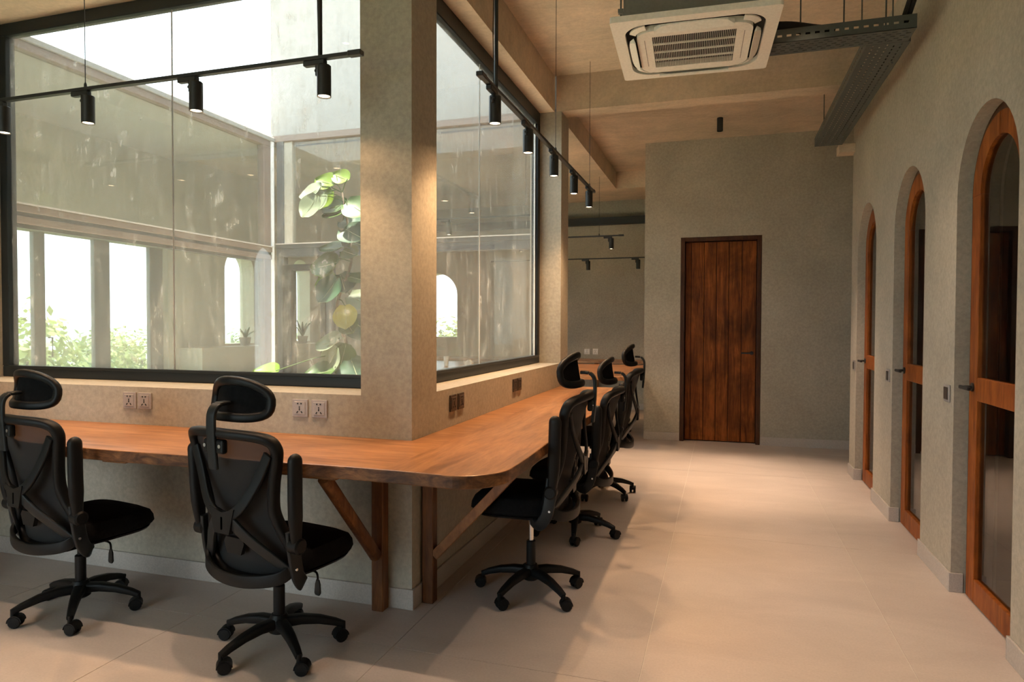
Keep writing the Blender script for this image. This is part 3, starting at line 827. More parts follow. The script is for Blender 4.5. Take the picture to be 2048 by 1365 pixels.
    obj('lower_band', bm, 'plastic', bk, True)
    bm = B(); plate(bm, [(-0.062, 0.565), (-0.042, 0.515), (0.042, 0.515), (0.062, 0.565), (0.05, 0.585), (-0.05, 0.585)], [], lambda u, v: (u, back_y(0, .55) - 0.028, v), (0, 0.02, 0))
    obj('lumbar_adjuster', bm, 'plastic', bk)
    # --- side brackets, arms
    for s in (-1, 1):
        bm = B(); sweep(bm, catmull([(s * 0.268, -0.175, 0.635 + L), (s * 0.272, -0.165, 0.53 + L), (s * 0.27, -0.145, 0.44 + L), (s * 0.25, -0.10, 0.385 + L), (s * 0.16, -0.04, 0.385 + L)], 5), rect(0.062, 0.020, 0.007), up=(s * 1, 0.0, -0.15) if True else None)
        br = obj('side_bracket', bm, 'plastic_grey', c, True)
        for z, y in ((0.60, -0.172), (0.47, -0.152)):
            bm = B(); lathe(bm, [(0.008, s * 0.278), (0.006, s * 0.286)], (0, y - 0.012, z + L), 'X', 10); obj('bolt', bm, 'bolt', br, True)
        arm = empty('armrest'); arm.parent = c
        bm = B(); lathe(bm, [(0.024, s * 0.262), (0.034, s * 0.272), (0.034, s * 0.318), (0.026, s * 0.325)], (0, -0.175, 0.575 + L), 'X', 18)
        obj('pivot', bm, 'plastic', arm, True)
        path = catmull([(s * 0.300, -0.180, 0.575 + L), (s * 0.304, -0.188, 0.66 + L), (s * 0.308, -0.194, 0.76 + L), (s * 0.312, -0.198, 0.88 + L), (s * 0.314, -0.20, 0.935 + L)], 5)
        n = len(path); sc = [(0.62 + 0.38 * min(1, (i / (n - 1)) / 0.35),) * 2 for i in range(n)]
        for k in range(1, 6):
            q = k / 5; path.append(Vector((s * 0.314, -0.20, 0.935 + L + 0.034 * math.sin(q * PI / 2)))); sc.append((max(0.05, math.cos(q * PI / 2)),) * 2)
        bm = B(); sweep(bm, path, rect(0.064, 0.044, 0.019), up=(s * 1.0, 0, 0), scales=sc); obj('arm_pad', bm, 'plastic', arm, True)
    # --- headrest
    hd = empty('headrest'); hd.parent = c; hd.location = (0, 0, L)
    ya = back_y(0, 1.02)
    bm = B(); sweep(bm, catmull([(0, ya - 0.022, 0.90), (0, ya - 0.030, 1.0), (0, ya - 0.034, 1.08), (0, ya - 0.030, 1.135), (0, ya - 0.005, 1.165), (0, ya + 0.045, 1.17)], 6), rect(0.050, 0.016, 0.006), up=(0, 1, 0.3))
    obj('stem', bm, 'plastic_grey', hd, True)
    bm = B(); box(bm, -0.062, 0.062, ya - 0.030, ya + 0.0, 0.965, 1.025, 0.01, 2); obj('stem_clamp', bm, 'plastic', hd)
    for s in (-1, 1):
        bm = B(); lathe(bm, [(0.008, ya - 0.033), (0.008, ya - 0.029)], (s * 0.045, 0, 0.998), 'Y', 10); obj('bolt', bm, 'bolt', hd, True)
    A, Bh, zc = 0.172, 0.076, 1.168
    def hp(t, k=1.0):
        ct, st = math.cos(t), math.sin(t)
        x = A * k * math.copysign(abs(ct) ** 0.75, ct); z = Bh * k * math.copysign(abs(st) ** 0.72, st)
        z += 0.018 * (1 - (x / A) ** 2) - 0.25 * x * x
        return x, z
    def hy(x, z): return ya + 0.050 + 2.6 * x * x + 0.16 * (z)
    NH = 40; loop = []
    for i in range(NH):
        x, z = hp(2 * PI * i / NH); loop.append((x, hy(x, z), zc + z))
    bm = B(); sweep(bm, loop, rect(0.040, 0.034, 0.014), up=(0, 1, 0), closed=True); obj('headrest_frame', bm, 'plastic', hd, True)
    for yo, k_, nm in ((0.006, 0.9, 'headrest_pad'),):
        bm = B(); rs = []
        for k in (0.92, 0.75, 0.5, 0.25):
            pts = []
            for i in range(NH):
                x, z = hp(2 * PI * i / NH, k); pts.append((x, hy(x, z) + yo, zc + z))
            rs.append(ring(bm, pts))
        for p, q in zip(rs, rs[1:]): bridge(bm, p, q)
        bm.faces.new(rs[-1])
        r = bmesh.ops.extrude_face_region(bm, geom=bm.faces[:])
        bmesh.ops.translate(bm, vec=(0, 0.012, 0), verts=[v_ for v_ in r['geom'] if isinstance(v_, bmesh.types.BMVert)])
        obj(nm, bm, 'fabric', hd, True)
    return c
def copy_tree(o, parent=None):
    n = o.copy(); COL.objects.link(n); n.parent = parent
    for ch in list(o.children): copy_tree(ch, n)
    return n
GR = 'black mesh office chairs at the worktop'
# (x, y, facing yaw (0 = +Y), lift, base rotation in world)
CH = [
    (-1.945, 2.62, -11, 0.0, -109.5, 'black mesh office chair in front of the wide window, nearest the worktop corner'),
    (-3.185, 2.65, -10, 0.0, -121, 'black mesh office chair with base fully in view at the left, second from the column'),
    (-4.42, 2.66, -8, 0.0, -60, 'black mesh office chair cut off by the left edge of the photo'),
    (-1.012, 3.60, 92, 0.075, -109.5, 'black mesh office chair on chrome gas lift, nearest one at the side window'),
    (-1.0, 4.73, 92, 0.0, -80, 'black mesh office chair in the middle of the row at the side window'),
    (-1.0, 5.90, 92, 0.06, -40, 'black mesh office chair farthest along the side window, nearest the far room'),
]
for x, y, yaw, lift, br, lab in CH:
    c = make_chair('office_chair', lift, br - yaw)
    c.location = (x, y, 0); c.rotation_euler = (0, 0, math.radians(yaw))
    tag(c, lab, 'chair', GR)

# ---------------------------------------------------------------- sockets and switches
def socket(loc, rz, label, mat='socket', group=None, kind='socket'):
    s = empty('wall_socket' if kind == 'socket' else 'light_switch', loc, rz)   # faces local -Y
    tag(s, label, 'socket' if kind == 'socket' else 'switch', group)
    w = 0.05
    obj('plate', box(B(), -w, w, -0.010, 0, -w, w, 0.004, 2), mat, s)
    if kind == 'socket':
        obj('insert', box(B(), -0.036, 0.036, -0.013, -0.009, -0.036, 0.036, 0.002), mat, s)
        def hole(x, z, dx, dz, rot=0):
            bm = B(); box(bm, -dx, dx, -0.0145, -0.012, -dz, dz)
            bmesh.ops.rotate(bm, verts=bm.verts[:], cent=(0, 0, 0), matrix=Matrix.Rotation(rot, 3, 'Y'))
            bmesh.ops.translate(bm, verts=bm.verts[:], vec=(x, 0, z)); obj('slot', bm, 'slot', s)
        hole(-0.011, 0.025, 0.004, 0.004); hole(0.011, 0.025, 0.004, 0.004); hole(0, 0.006, 0.003, 0.004)
        hole(-0.014, -0.022, 0.0028, 0.006, 0.7); hole(0.014, -0.022, 0.0028, 0.006, -0.7); hole(0, -0.006, 0.003, 0.006)
    else:
        obj('rocker', box(B(), -0.034, 0.034, -0.014, -0.009, -0.036, 0.036, 0.003), 'socket_dark', s)
g1 = 'sockets above the worktop'
socket((-3.422, YC, 1.04), 0, 'grey five-hole wall socket, leftmost of the four under the wide window', group=g1)
socket((-3.306, YC, 1.04), 0, 'grey five-hole wall socket, second from left under the wide window', group=g1)
socket((-2.222, YC, 1.04), 0, 'grey five-hole wall socket right of the front chair headrest, left of its pair', group=g1)
socket((-2.100, YC, 1.04), 0, 'grey five-hole wall socket under the wide window, closest to the column', group=g1)
socket((XC, 3.744, 1.032), PI / 2, 'dark bronze socket below the side window, closest to the column', 'socket_dark', g1)
socket((XC, 3.869, 1.032), PI / 2, 'dark bronze socket below the side window, second from the column', 'socket_dark', g1)
socket((XC, 5.005, 1.032), PI / 2, 'dark bronze socket below the side window, third from the column', 'socket_dark', g1)
socket((XC, 5.127, 1.032), PI / 2, 'dark bronze socket below the side window, farthest from the column', 'socket_dark', g1)
socket((-2.353, YB, 1.025), 0, 'white wall socket on the far room wall, left one', 'socket_white', 'white far sockets')
socket((-2.198, YB, 1.025), 0, 'white wall socket on the far room wall, right one', 'socket_white', 'white far sockets')
g2 = 'switches beside the arched doors'
socket((XR, 4.448, 1.115), -PI / 2, 'dark light switch beside the nearest arched door', 'socket', g2, 'switch')
socket((XR, 5.898, 1.115), -PI / 2, 'dark light switch beside the middle arched door', 'socket', g2, 'switch')
socket((XR, 7.32, 1.115), -PI / 2, 'dark light switch beside the farthest arched door', 'socket', g2, 'switch')

# ---------------------------------------------------------------- track lights
def spotlight(loc, rz, label, group, power, on_track=True, cone=86):
    s = empty('track_spotlight' if on_track else 'ceiling_spotlight', loc, rz)   # loc = underside of track / ceiling
    tag(s, label, 'lamp', group)
    r, h = 0.034, 0.152
    z0 = -0.028 if on_track else 0.0
    if on_track:
        obj('adapter', box(B(), -0.075, 0.045, -0.016, 0.016, -0.026, 0.0, 0.004), 'black', s)
        bm = B(); box(bm, -0.012, 0.004, -0.006, 0.006, -0.075, -0.02, 0.002)
        lathe(bm, [(0.009, -0.010), (0.009, 0.010)], (-0.004, 0, -0.052), 'Y', 10); obj('knuckle', bm, 'black', s)
        cx = 0.035 - 0.0
    else: cx = 0.0
    bm = B(); n = 24
    prof = [(r - 0.004, z0), (r, z0 - 0.004), (r, z0 - h), (r - 0.003, z0 - h), (r - 0.006, z0 - h + 0.018)]
    rs = [ring(bm, [(cx + q * math.cos(2 * PI * i / n), q * math.sin(2 * PI * i / n), z) for i in range(n)]) for q, z in prof]
    for p, q in zip(rs, rs[1:]): bridge(bm, p, q)
    bm.faces.new(rs[0]); obj('can', bm, 'black', s, True)
    bm = B(); lathe(bm, [(r - 0.007, z0 - h + 0.005), (r - 0.007, z0 - h + 0.010)], (cx, 0, 0), n=20)
    obj('lens', bm, 'bulb' if power else 'plastic', s)
    if power:
        spot('beam', (cx, 0, z0 - h - 0.006), power, WARM if on_track else WARM_CEIL, cone, 0.7, s, radius=0.026)
        if on_track: spot('spill', (cx, 0, z0 - h - 0.006), power * 0.16, WARM, 150, 0.5, s, radius=0.026)
    return s
ZT = 2.81
def track(name, p0, p1, hang, rod, label, zc):
    a_, b_ = Vector(p0), Vector(p1); L = (b_ - a_).length
    t = empty(name, p0, math.atan2((b_ - a_).y, (b_ - a_).x)); tag(t, label, 'track')
    bm = B(); box(bm, 0, L, -0.0165, 0.0165, -0.018, 0.0, 0.002); obj('rail', bm, 'black', t)
    bm = B(); box(bm, -0.012, 0.06, -0.019, 0.019, -0.021, 0.004, 0.003); obj('end_cap', bm, 'black', t)
    bm = B(); box(bm, L - 0.06, L + 0.012, -0.019, 0.019, -0.021, 0.004, 0.003); obj('end_cap', bm, 'black', t)
    for h in hang:
        bm = B(); lathe(bm, [(0.0022, 0), (0.0022, zc - p0[2])], (h, 0, 0), n=6); w = obj('hanging_wire', bm, 'black', t)
        bm = B(); lathe(bm, [(0.008, 0.0), (0.008, 0.02), (0.003, 0.03)], (h, 0, 0), n=8); obj('clamp', bm, 'black', w)
    for h in rod:
        bm = B(); lathe(bm, [(0.011, 0), (0.011, zc - p0[2])], (h, 0, 0), n=10); w = obj('conduit', bm, 'black', t, True)
        bm = B(); tube(bm, [(h - 0.014, 0.008, 0.0), (h - 0.022, 0.012, 0.3), (h - 0.012, 0.010, 0.7), (h - 0.014, 0.006, zc - p0[2])], 0.003, 6); obj('cable', bm, 'black', w)
    return t
# track above the worktop along the wide window
track('lighting_track', (-4.95, 2.88, ZT), (-1.667, 2.88, ZT), [4.95 - 3.383], [4.95 - 1.886], 'black lighting track hanging in front of the wide window', ZC1)
for x, lab in ((-1.865, 'black track spotlight nearest the column, in front of the wide window'), (-2.631, 'second black track spotlight from the column, before the wide window'),
               (-3.366, 'third black track spotlight from the column, at a thin hanging wire'), (-4.005, 'black track spotlight cut by the left photo edge'),
               (-4.70, 'black track spotlight at the far left end of the track')):
    spotlight((x - 0.035, 2.88, ZT - 0.018), 0, lab, 'spotlights on the front track', TRACK_W)
# track above the worktop along the side window
track('lighting_track', (-1.21, 3.30, ZT), (-1.21, 6.50, ZT), [4.95 - 3.30, 6.30 - 3.30], [3.56 - 3.30], 'black lighting track hanging along the side window', ZC1)
for k, y in enumerate((3.54, 4.20, 4.90, 5.605, 6.277)):
    lab = ['nearest', 'second nearest', 'middle', 'second farthest', 'farthest'][k]
    spotlight((-1.21, y - 0.035, ZT - 0.018), PI / 2, lab + ' lit black spotlight on the track along the side window', 'spotlights on the side track', TRACK_W * 1.25, cone=118)
# tracks in the far room
track('lighting_track', (-3.9, 9.6, 2.79), (-1.36, 9.6, 2.79), [2.2], [], 'black lighting track in the far room, upper one in view', ZB)
spotlight((-1.56, 9.6, 2.772), 0, 'black spotlight on the upper far room track', 'far room spotlights', 75)
spotlight((-2.9, 9.6, 2.772), 0, 'black spotlight on the upper far room track, hidden by the pier', 'far room spotlights', 75)
track('lighting_track', (-3.9, 11.25, 2.635), (-1.05, 11.25, 2.635), [2.72], [], 'black lighting track close to the far room wall', ZB)
spotlight((-2.21, 11.25, 2.617), 0, 'left small black spotlight on the track close to the far room wall', 'far room spotlights', 10)
spotlight((-1.375, 11.25, 2.617), 0, 'right small black spotlight on the track close to the far room wall', 'far room spotlights', 10)
track('lighting_track', (-4.3, 7.55, 2.79), (-1.80, 7.55, 2.79), [0.6, 2.1], [], 'added lighting track, unseen behind the pier at the near edge of the far room', ZB)  # unseen track with lamps, added to brighten the far wall's left part
for x, lab in ((-1.95, 'nearest the pier'), (-3.2, 'farther left')):
    spotlight((x, 7.55, 2.772), 0, 'added fill spotlight on the unseen track behind the pier, ' + lab, 'far room spotlights', 60, cone=120)
# surface mounted ceiling spotlights
spotlight((-0.05, 8.12, ZC2), 0, 'small black cylinder spotlight on the ceiling before the plank door', 'ceiling cylinder spotlights', 0, False)
for x, y, k, lab in ((0.50, 4.35, 0.4, 'added fill between the air conditioner and the right wall'), (0.45, 3.05, 0.35, 'added fill before the air conditioner'), (0.3, 1.6, 0.4, 'added fill right above the photographer'),
                     (-1.7, 2.15, 0.45, 'above the front chair'), (-3.0, 2.15, 0.45, 'above the second chair'), (-4.4, 2.15, 0.45, 'above the leftmost chair'), (-2.2, 0.2, 0.5, 'added fill behind the front chairs')):
    spotlight((x, y, ZC1), 0, 'ceiling cylinder spotlight out of frame, ' + lab, 'ceiling cylinder spotlights', CEIL_W * k, False, cone=62)  # lamps over corridor and behind chairs are added to brighten floor and ceiling
for x, lab in ((-0.35, 'left'), (0.6, 'right')):
    spotlight((x, 6.9, ZC2), 0, lab + ' added fill spotlight, unseen behind the concrete cross beam', 'ceiling cylinder spotlights', CEIL_W * 1.1, False, cone=48)  # unseen pair added to light the far floor and ceiling

# ---------------------------------------------------------------- ceiling cassette air conditioner
def cassette():
    t = empty('air_conditioner', (-0.190, 4.415, 3.25), math.radians(2.4)); tag(t, 'beige four-way ceiling cassette air conditioner hanging under the concrete ceiling', 'air conditioner')
    h = 0.473
    def rsq(s, r, n=8):
        out = []
        for cx, cy, a0 in ((s - r, -s + r, -90), (s - r, s - r, 0), (-s + r, s - r, 90), (-s + r, -s + r, 180)):
            for k in range(n + 1):
                a_ = math.radians(a0 + 90 * k / n); out.append((cx + r * math.cos(a_), cy + r * math.sin(a_)))
        return out
    # panel with a ring-shaped air slot
    bm = B(); plate(bm, rsq(h, 0.02), [rsq(0.402, 0.14)], lambda u, v: (u, v, 0), (0, 0, 0.035)); obj('panel', bm, 'white_ac', t)
    bm = B(); plate(bm, rsq(0.405, 0.14), [], lambda u, v: (u, v, 0.028), (0, 0, 0.006)); obj('air_slot', bm, 'rubber', t)
    G0 = 0.245
    bm = B(); plate(bm, rsq(0.335, 0.11), [rsq(G0, 0.004, 1)], lambda u, v: (u, v, -0.012), (0, 0, 0.036)); obj('grille_frame', bm, 'white_ac', t)
    # four louvre flaps, slightly open
    for k in range(4):
        bm = B(); pts = []
        L = 0.225
        sec = []
        for i in range(13):
            u = -L + 2 * L * i / 12; e = math.sqrt(max(0, 1 - (u / L) ** 4))
            w = 0.012 + 0.034 * e
            sec.append(ring(bm, [(u, 0.343, -0.034), (u, 0.343 + w, -0.006 - 0.020 * (1 - e)), (u, 0.343 + w, 0.002), (u, 0.343, -0.026)]))
        for p, q in zip(sec, sec[1:]): bridge(bm, p, q)
        bm.faces.new(sec[0][::-1]); bm.faces.new(sec[-1])
        bmesh.ops.rotate(bm, verts=bm.verts[:], cent=(0, 0, 0), matrix=Matrix.Rotation(k * PI / 2, 3, 'Z'))
        obj('louvre', bm, 'white_ac', t)
    for k in range(4):
        bm = B(); sec = []
        for i in range(9):
            a_ = math.radians(12 + 66 * i / 8); cx = cy = 0.255
            sec.append(ring(bm, [(cx + r * math.cos(a_), cy + r * math.sin(a_), z) for r, z in ((0.086, -0.006), (0.122, 0.004), (0.122, 0.012), (0.086, 0.008))]))
        for p, q in zip(sec, sec[1:]): bridge(bm, p, q)
        bm.faces.new(sec[0][::-1]); bm.faces.new(sec[-1])
        bmesh.ops.rotate(bm, verts=bm.verts[:], cent=(0, 0, 0), matrix=Matrix.Rotation(k * PI / 2, 3, 'Z'))
        obj('corner_vane', bm, 'white_ac', t)
    bm = B(); box(bm, -G0, G0, -G0, G0, 0.022, 0.028); obj('filter', bm, 'rubber', t)
    bm = B(); n = 46
    for i in range(1, n):
        x = -G0 + 2 * G0 * i / n; box(bm, x - 0.0011, x + 0.0011, -G0, G0, -0.008, -0.004)
    obj('grille_slats', bm, 'white_ac', t)
    for y in (-G0 / 2, 0, G0 / 2):
        obj('grille_bar', box(B(), -G0, G0, y - 0.0035, y + 0.0035, -0.012, -0.002), 'white_ac', t)
    for x in (-0.29, 0.29):
        obj('seam', box(B(), x - 0.0012, x + 0.0012, -0.21, 0.21, -0.0128, -0.011), 'slot', t)
    obj('casing', box(B(), -0.40, 0.40, -0.40, 0.40, 0.034, 0.33, 0.01, 1), 'galv_box', t)
    for sx in (-1, 1):
        for sy in (-1, 1):
            bm = B(); box(bm, sx * 0.40 - 0.03, sx * 0.40 + 0.03, sy * 0.30 - 0.02, sy * 0.30 + 0.02, 0.12, 0.128)
            box(bm, sx * 0.425 - 0.016, sx * 0.425 + 0.016, sy * 0.30 - 0.016, sy * 0.30 + 0.016, 0.128, 0.15); br = obj('bracket', bm, 'galv_box', t)
            bm = B(); lathe(bm, [(0.005, 0.09), (0.005, ZC1 - 3.25)], (sx * 0.425, sy * 0.30, 0), n=8); obj('threaded_rod', bm, 'galv', br)
cassette()
bm = B(); tube(bm, catmull([(0.25, 4.66, 3.42), (0.40, 4.70, 3.42), (0.55, 4.73, 3.395), (0.66, 4.745, 3.38)], 5), 0.035, 10)
tag(obj('refrigerant_pipe', bm, 'rubber', None, True), 'black insulated pipe running from the air conditioner onto the tray', 'pipe')

# ---------------------------------------------------------------- perforated cable trays
def tray(name, x0, y0, L, w, hgt, z, rz, label, rods):
    t = empty(name, (x0, y0, z), rz); tag(t, label, 'cable tray')
    # base plate with slots : runs along local X
    holes = []
    pitch = 0.055; n = int(L / pitch)
    rows = 5
    for i in range(n):
        for r in range(rows):
            u = 0.02 + i * pitch + (pitch / 2 if r % 2 else 0); v = w * (r + 1) / (rows + 1)
            if u + 0.03 > L: continue
            holes.append([(u, v - 0.0045), (u + 0.028, v - 0.0045), (u + 0.028, v + 0.0045), (u, v + 0.0045)])
    bm = B(); plate(bm, [(0, 0), (L, 0), (L, w), (0, w)], holes, lambda u, v: (u, v, 0), (0, 0, 0.003)); obj('perforated_base', bm, 'galv', t)
    for v in (0, w):
        hs = []
        for i in range(n):
            u = 0.02 + i * pitch
            if u + 0.03 < L: hs.append([(u, hgt * 0.42), (u + 0.028, hgt * 0.42), (u + 0.028, hgt * 0.58), (u, hgt * 0.58)])
        bm = B(); plate(bm, [(0, 0), (L, 0), (L, hgt), (0, hgt)], hs, lambda u, q: (u, v, q), (0, 0.002, 0)); obj('side_rail', bm, 'galv', t)
    for u, v in rods:
        bm = B(); lathe(bm, [(0.005, -0.01), (0.005, ZC1 - z)], (u, v, 0), n=6); obj('hanger_rod', bm, 'galv', t)
    return t
tray('cable_tray', 0.24, 4.63, 0.86, 0.20, 0.085, 3.30, 0, 'perforated grey cable tray running from air conditioner to the right wall', [(0.22, 0.1), (0.48, 0.14), (0.72, 0.14)])
tray('cable_tray', 1.115, 4.835, 2.55, 0.25, 0.085, 3.30, PI / 2, 'long perforated grey cable tray along the right wall', [(0.35, 0.03), (0.35, 0.22), (2.15, 0.22)])
bm = B()
for k, (dx, dz) in enumerate(((0, 0), (0.03, 0.004), (0.015, 0.026))):
    tube(bm, catmull([(1.03 + dx, 3.3, 3.96 + dz * 0), (1.05 + dx, 4.1, 3.70 + dz), (1.045 + dx, 4.55, 3.46 + dz), (1.03 + dx, 4.95, 3.335 + dz), (1.02 + dx, 6.0, 3.33 + dz), (1.03 + dx, 7.3, 3.33 + dz)], 6), 0.013, 6)
tag(obj('cable_bundle', bm, 'rubber', None, True), 'bundle of black cables lying in the tray along the right wall', 'cables')

# ---------------------------------------------------------------- courtyard plant
def big_leaf(loc, size, face, droop, mat, parent, aspect=1.0):
    """round leathery leaf; face = normal direction"""
    bm = B(); n = Vector(face).normalized()
    t = Vector(droop); t = (t - n * t.dot(n)).normalized(); s = n.cross(t)
    c = Vector(loc); rows = []
    NR = 7
    for j in range(NR + 1):
        v = j / NR
        w = size * 0.52 * aspect * (math.sin(PI * min(1, (v * 0.92 + 0.06))) ** 0.6) * (1.06 - 0.12 * v)
        if j == NR: w = 0.004
        row = []
        for i in range(7):
            u = (i / 6) * 2 - 1
            cup = -0.10 * size * (1 - u * u) + 0.10 * size * (v - 0.5) ** 2 + 0.02 * size * math.sin(9 * v + 3 * u)
            row.append(bm.verts.new(c + t * (size * (v - 0.05)) + s * (w * u) + n * cup))
        rows.append(row)
    for a_, b_ in zip(rows, rows[1:]):
        for i in range(6): bm.faces.new((a_[i], a_[i + 1], b_[i + 1], b_[i]))
    r = bmesh.ops.extrude_face_region(bm, geom=bm.faces[:])
    bmesh.ops.translate(bm, vec=n * 0.0015, verts=[v_ for v_ in r['geom'] if isinstance(v_, bmesh.types.BMVert)])
    lf = obj('leaf', bm, mat, parent, True)
    bm = B(); tube(bm, [c + t * (size * v_) + n * (-0.10 * size + 0.10 * size * (v_ - 0.5) ** 2 + 0.003) for v_ in (0.0, 0.3, 0.6, 0.88)], 0.0022, 5)
    obj('midrib', bm, 'vein', lf)
    return lf
def ray_at(px, py, yw):
    """point on the vertical plane y = yw seen at that spot of the photograph"""
    d = _r * ((px - 1024) / F_PX) + _u * ((682.5 - py) / F_PX) + _f
    k = yw / d.y
    return Vector((0, 0, EYE)) + d * k
pl = empty('sea_grape_plant'); tag(pl, 'tall potted plant with big round lime and green leaves in the courtyard', 'plant')
stem = [(-3.02, 5.2, 0.25), (-3.05, 5.22, 0.8), (-3.10, 5.2, 1.15), (-3.17, 5.18, 1.42), (-3.25, 5.2, 1.62), (-3.20, 5.2, 1.80), (-3.10, 5.2, 2.05), (-3.12, 5.2, 2.3), (-3.17, 5.2, 2.55), (-3.20, 5.22, 2.66)]
bm = B(); sp = catmull(stem, 5); sweep(bm, sp, circ(0.016, 8), scales=[1.2 - 0.7 * i / len(sp) for i in range(len(sp))]); obj('stem', bm, 'bark', pl, True)
bm = B(); lathe(bm, [(0.20, 0.0), (0.26, 0.02), (0.30, 0.42), (0.28, 0.42), (0.27, 0.36)], (-3.0, 5.2, 0), n=24); obj('pot', bm, 'plaster_out', pl, True)
LEAVES = [  # px, py, y, size, face, along, mat
    (640, 372, 5.1, .20, (-.2, -.7, .6), (-1, 0, -.6), 'leaf_d'), (648, 388, 5.05, .24, (-.1, -.8, .5), (-.6, 0, -.9), 'leaf_d'),
    (668, 366, 5.2, .19, (.1, -.8, .6), (-.8, .2, .1), 'leaf_a'), (695, 358, 5.25, .15, (.2, -.8, .5), (-.5, 0, .2), 'leaf_a'),
    (662, 382, 5.15, .22, (0, -.9, .4), (-.6, 0, -.6), 'leaf_a'), (632, 392, 4.95, .20, (-.1, -.95, .3), (-.5, 0, -.9), 'leaf_d'),
    (690, 405, 5.2, .22, (0, -.7, .7), (-1, 0, -.4), 'leaf_b'), (694, 404, 5.1, .24, (.2, -.8, .6), (.9, 0, -.5), 'leaf_b'),
    (690, 415, 5.15, .20, (-.1, -.6, .7), (-.9, 0, -.7), 'leaf_b'), (686, 440, 5.25, .22, (.1, -.6, .8), (.9, 0, -.5), 'leaf_c'),
    (690, 455, 5.1, .26, (.1, -.7, .7), (.9, 0, -.7), 'leaf_c'), (690, 475, 5.25, .22, (.3, -.6, .7), (.8, .1, -.3), 'leaf_c'),
    (684, 492, 5.2, .20, (0, -.5, .85), (-1, 0, -.25), 'leaf_b'), (686, 500, 5.15, .15, (.1, -.7, .6), (.9, -.1, -.3), 'leaf_b'),
    (672, 522, 5.1, .24, (-.1, -.75, .6), (-.95, 0, -.2), 'leaf_b'), (668, 520, 5.2, .20, (-.1, -.8, .5), (-.6, 0, -.7), 'leaf_a'),
    (665, 552, 5.1, .20, (-.3, -.8, .4), (-.8, 0, -.25), 'leaf_a'), (672, 556, 5.05, .24, (-.1, -.85, .4), (-.4, 0, -.9), 'leaf_c'),
    (680, 548, 5.2, .22, (.2, -.7, .6), (.3, 0, -.9), 'leaf_c'), (700, 552, 5.15, .16, (.2, -.5, .8), (.9, 0, -.1), 'leaf_b'),
    (690, 612, 5.05, .19, (.1, -.95, .2), (.1, 0, -1), 'leaf_y'), (690, 640, 5.1, .16, (0, -.8, .5), (.6, 0, -.8), 'leaf_b'),
    (676, 678, 5.0, .22, (-.2, -.6, .7), (-1, 0, -.1), 'leaf_d'), (672, 698, 4.95, .22, (-.3, -.9, .2), (-.6, 0, -.9), 'leaf_d'),
    (690, 690, 5.05, .24, (.1, -.95, .2), (-.2, 0, -1), 'leaf_b'), (670, 735, 4.9, .26, (-.1, -.6, .8), (-1, 0, -.4), 'leaf_b'),
    (702, 720, 5.0, .26, (.2, -.8, .5), (.4, 0, -.9), 'leaf_c'), (700, 590, 5.3, .24, (.3, -.6, .7), (.9, 0, -.3), 'leaf_d'),
    (705, 640, 5.25, .26, (.2, -.7, .6), (.8, 0, -.6), 'leaf_c'), (552, 742, 4.6, .20, (0, -.5, .85), (-1, 0, -.05), 'leaf_a'),
]
for px, py, yw, sz, fc, al, mt_ in LEAVES:
    big_leaf(ray_at(px, py, yw), sz * 1.14, fc, al, mt_, pl, 1.0)
bm = B()
for px, py, yw, sz, fc, al, mt_ in LEAVES:
    p = ray_at(px, py, yw)
    q = min((Vector(s_) for s_ in sp), key=lambda s_: (s_ - p).length)
    if (q - p).length < 0.02: continue
    tube(bm, [q, (q + p) / 2 + Vector((0, 0, 0.02)), p], 0.004, 5)
obj('petioles', bm, 'leaf_b', pl, True)
sbox('floor_courtyard', 'gravel', XL + 0.02, WX1 - 0.03, YC + 0.42, YL - 0.06, -0.002, 0.02)
# strap-leaf plants at the slim arched windows
def strap_plant(loc, n, h, label, mat='leaf_c', spread=0.16):
    p = empty('strap_leaf_plant', loc); tag(p, label, 'plant')
    bm = B(); lathe(bm, [(0.06, 0.0), (0.085, 0.12), (0.075, 0.12), (0.07, 0.10)], n=14); obj('pot', bm, 'plaster_out', p, True)
    for k in range(n):
        a_ = 2 * PI * k / n + 0.4; r_ = spread * (0.5 + random.random())
        q = catmull([(0, 0, 0.1), (r_ * .4 * math.cos(a_), r_ * .4 * math.sin(a_), h * .7), (r_ * math.cos(a_), r_ * math.sin(a_), h * (.85 + .3 * random.random()))], 5)
        m_ = len(q); bm = B(); sweep(bm, q, rect(0.03, 0.003), up=(math.cos(a_), math.sin(a_), 0.2), scales=[0.5 + 0.6 * math.sin(PI * min(1, i / (m_ - 1) * .9 + .08)) for i in range(m_)]); obj('blade', bm, mat, p)
sbox('trim_8', 'plaster', XE, XE + 0.36, 6.9, 10.2, 0, 1.20, label='low plaster ledge under the slim arched windows')
strap_plant((XE + 0.13, 7.98, 1.20), 7, 0.24, 'small strap-leaf plant on the ledge before the slim arched window')
strap_plant((XE + 0.20, 9.25, 1.20), 9, 0.34, 'spiky strap-leaf plant on the ledge seen through the courtyard door')

# ---------------------------------------------------------------- things on the far table
cp = empty('paper_cup', (-3.92, 9.25, ZD)); tag(cp, 'tall white paper cup on the far room table', 'cup')
bm = B(); lathe(bm, [(0.030, 0), (0.042, 0.135), (0.045, 0.137), (0.045, 0.143), (0.039, 0.143), (0.029, 0.01)], n=18); obj('body', bm, 'paper', cp, True)
cp = empty('takeaway_box', (-3.56, 9.25, ZD)); tag(cp, 'small white card box on the far room table beside the cup', 'box')
bm = B(); plate(bm, [(-0.05, 0), (0.05, 0), (0.06, 0.06), (0.0, 0.095), (-0.06, 0.06)], [], lambda u, v: (u, -0.045, v), (0, 0.09, 0)); obj('body', bm, 'paper', cp)

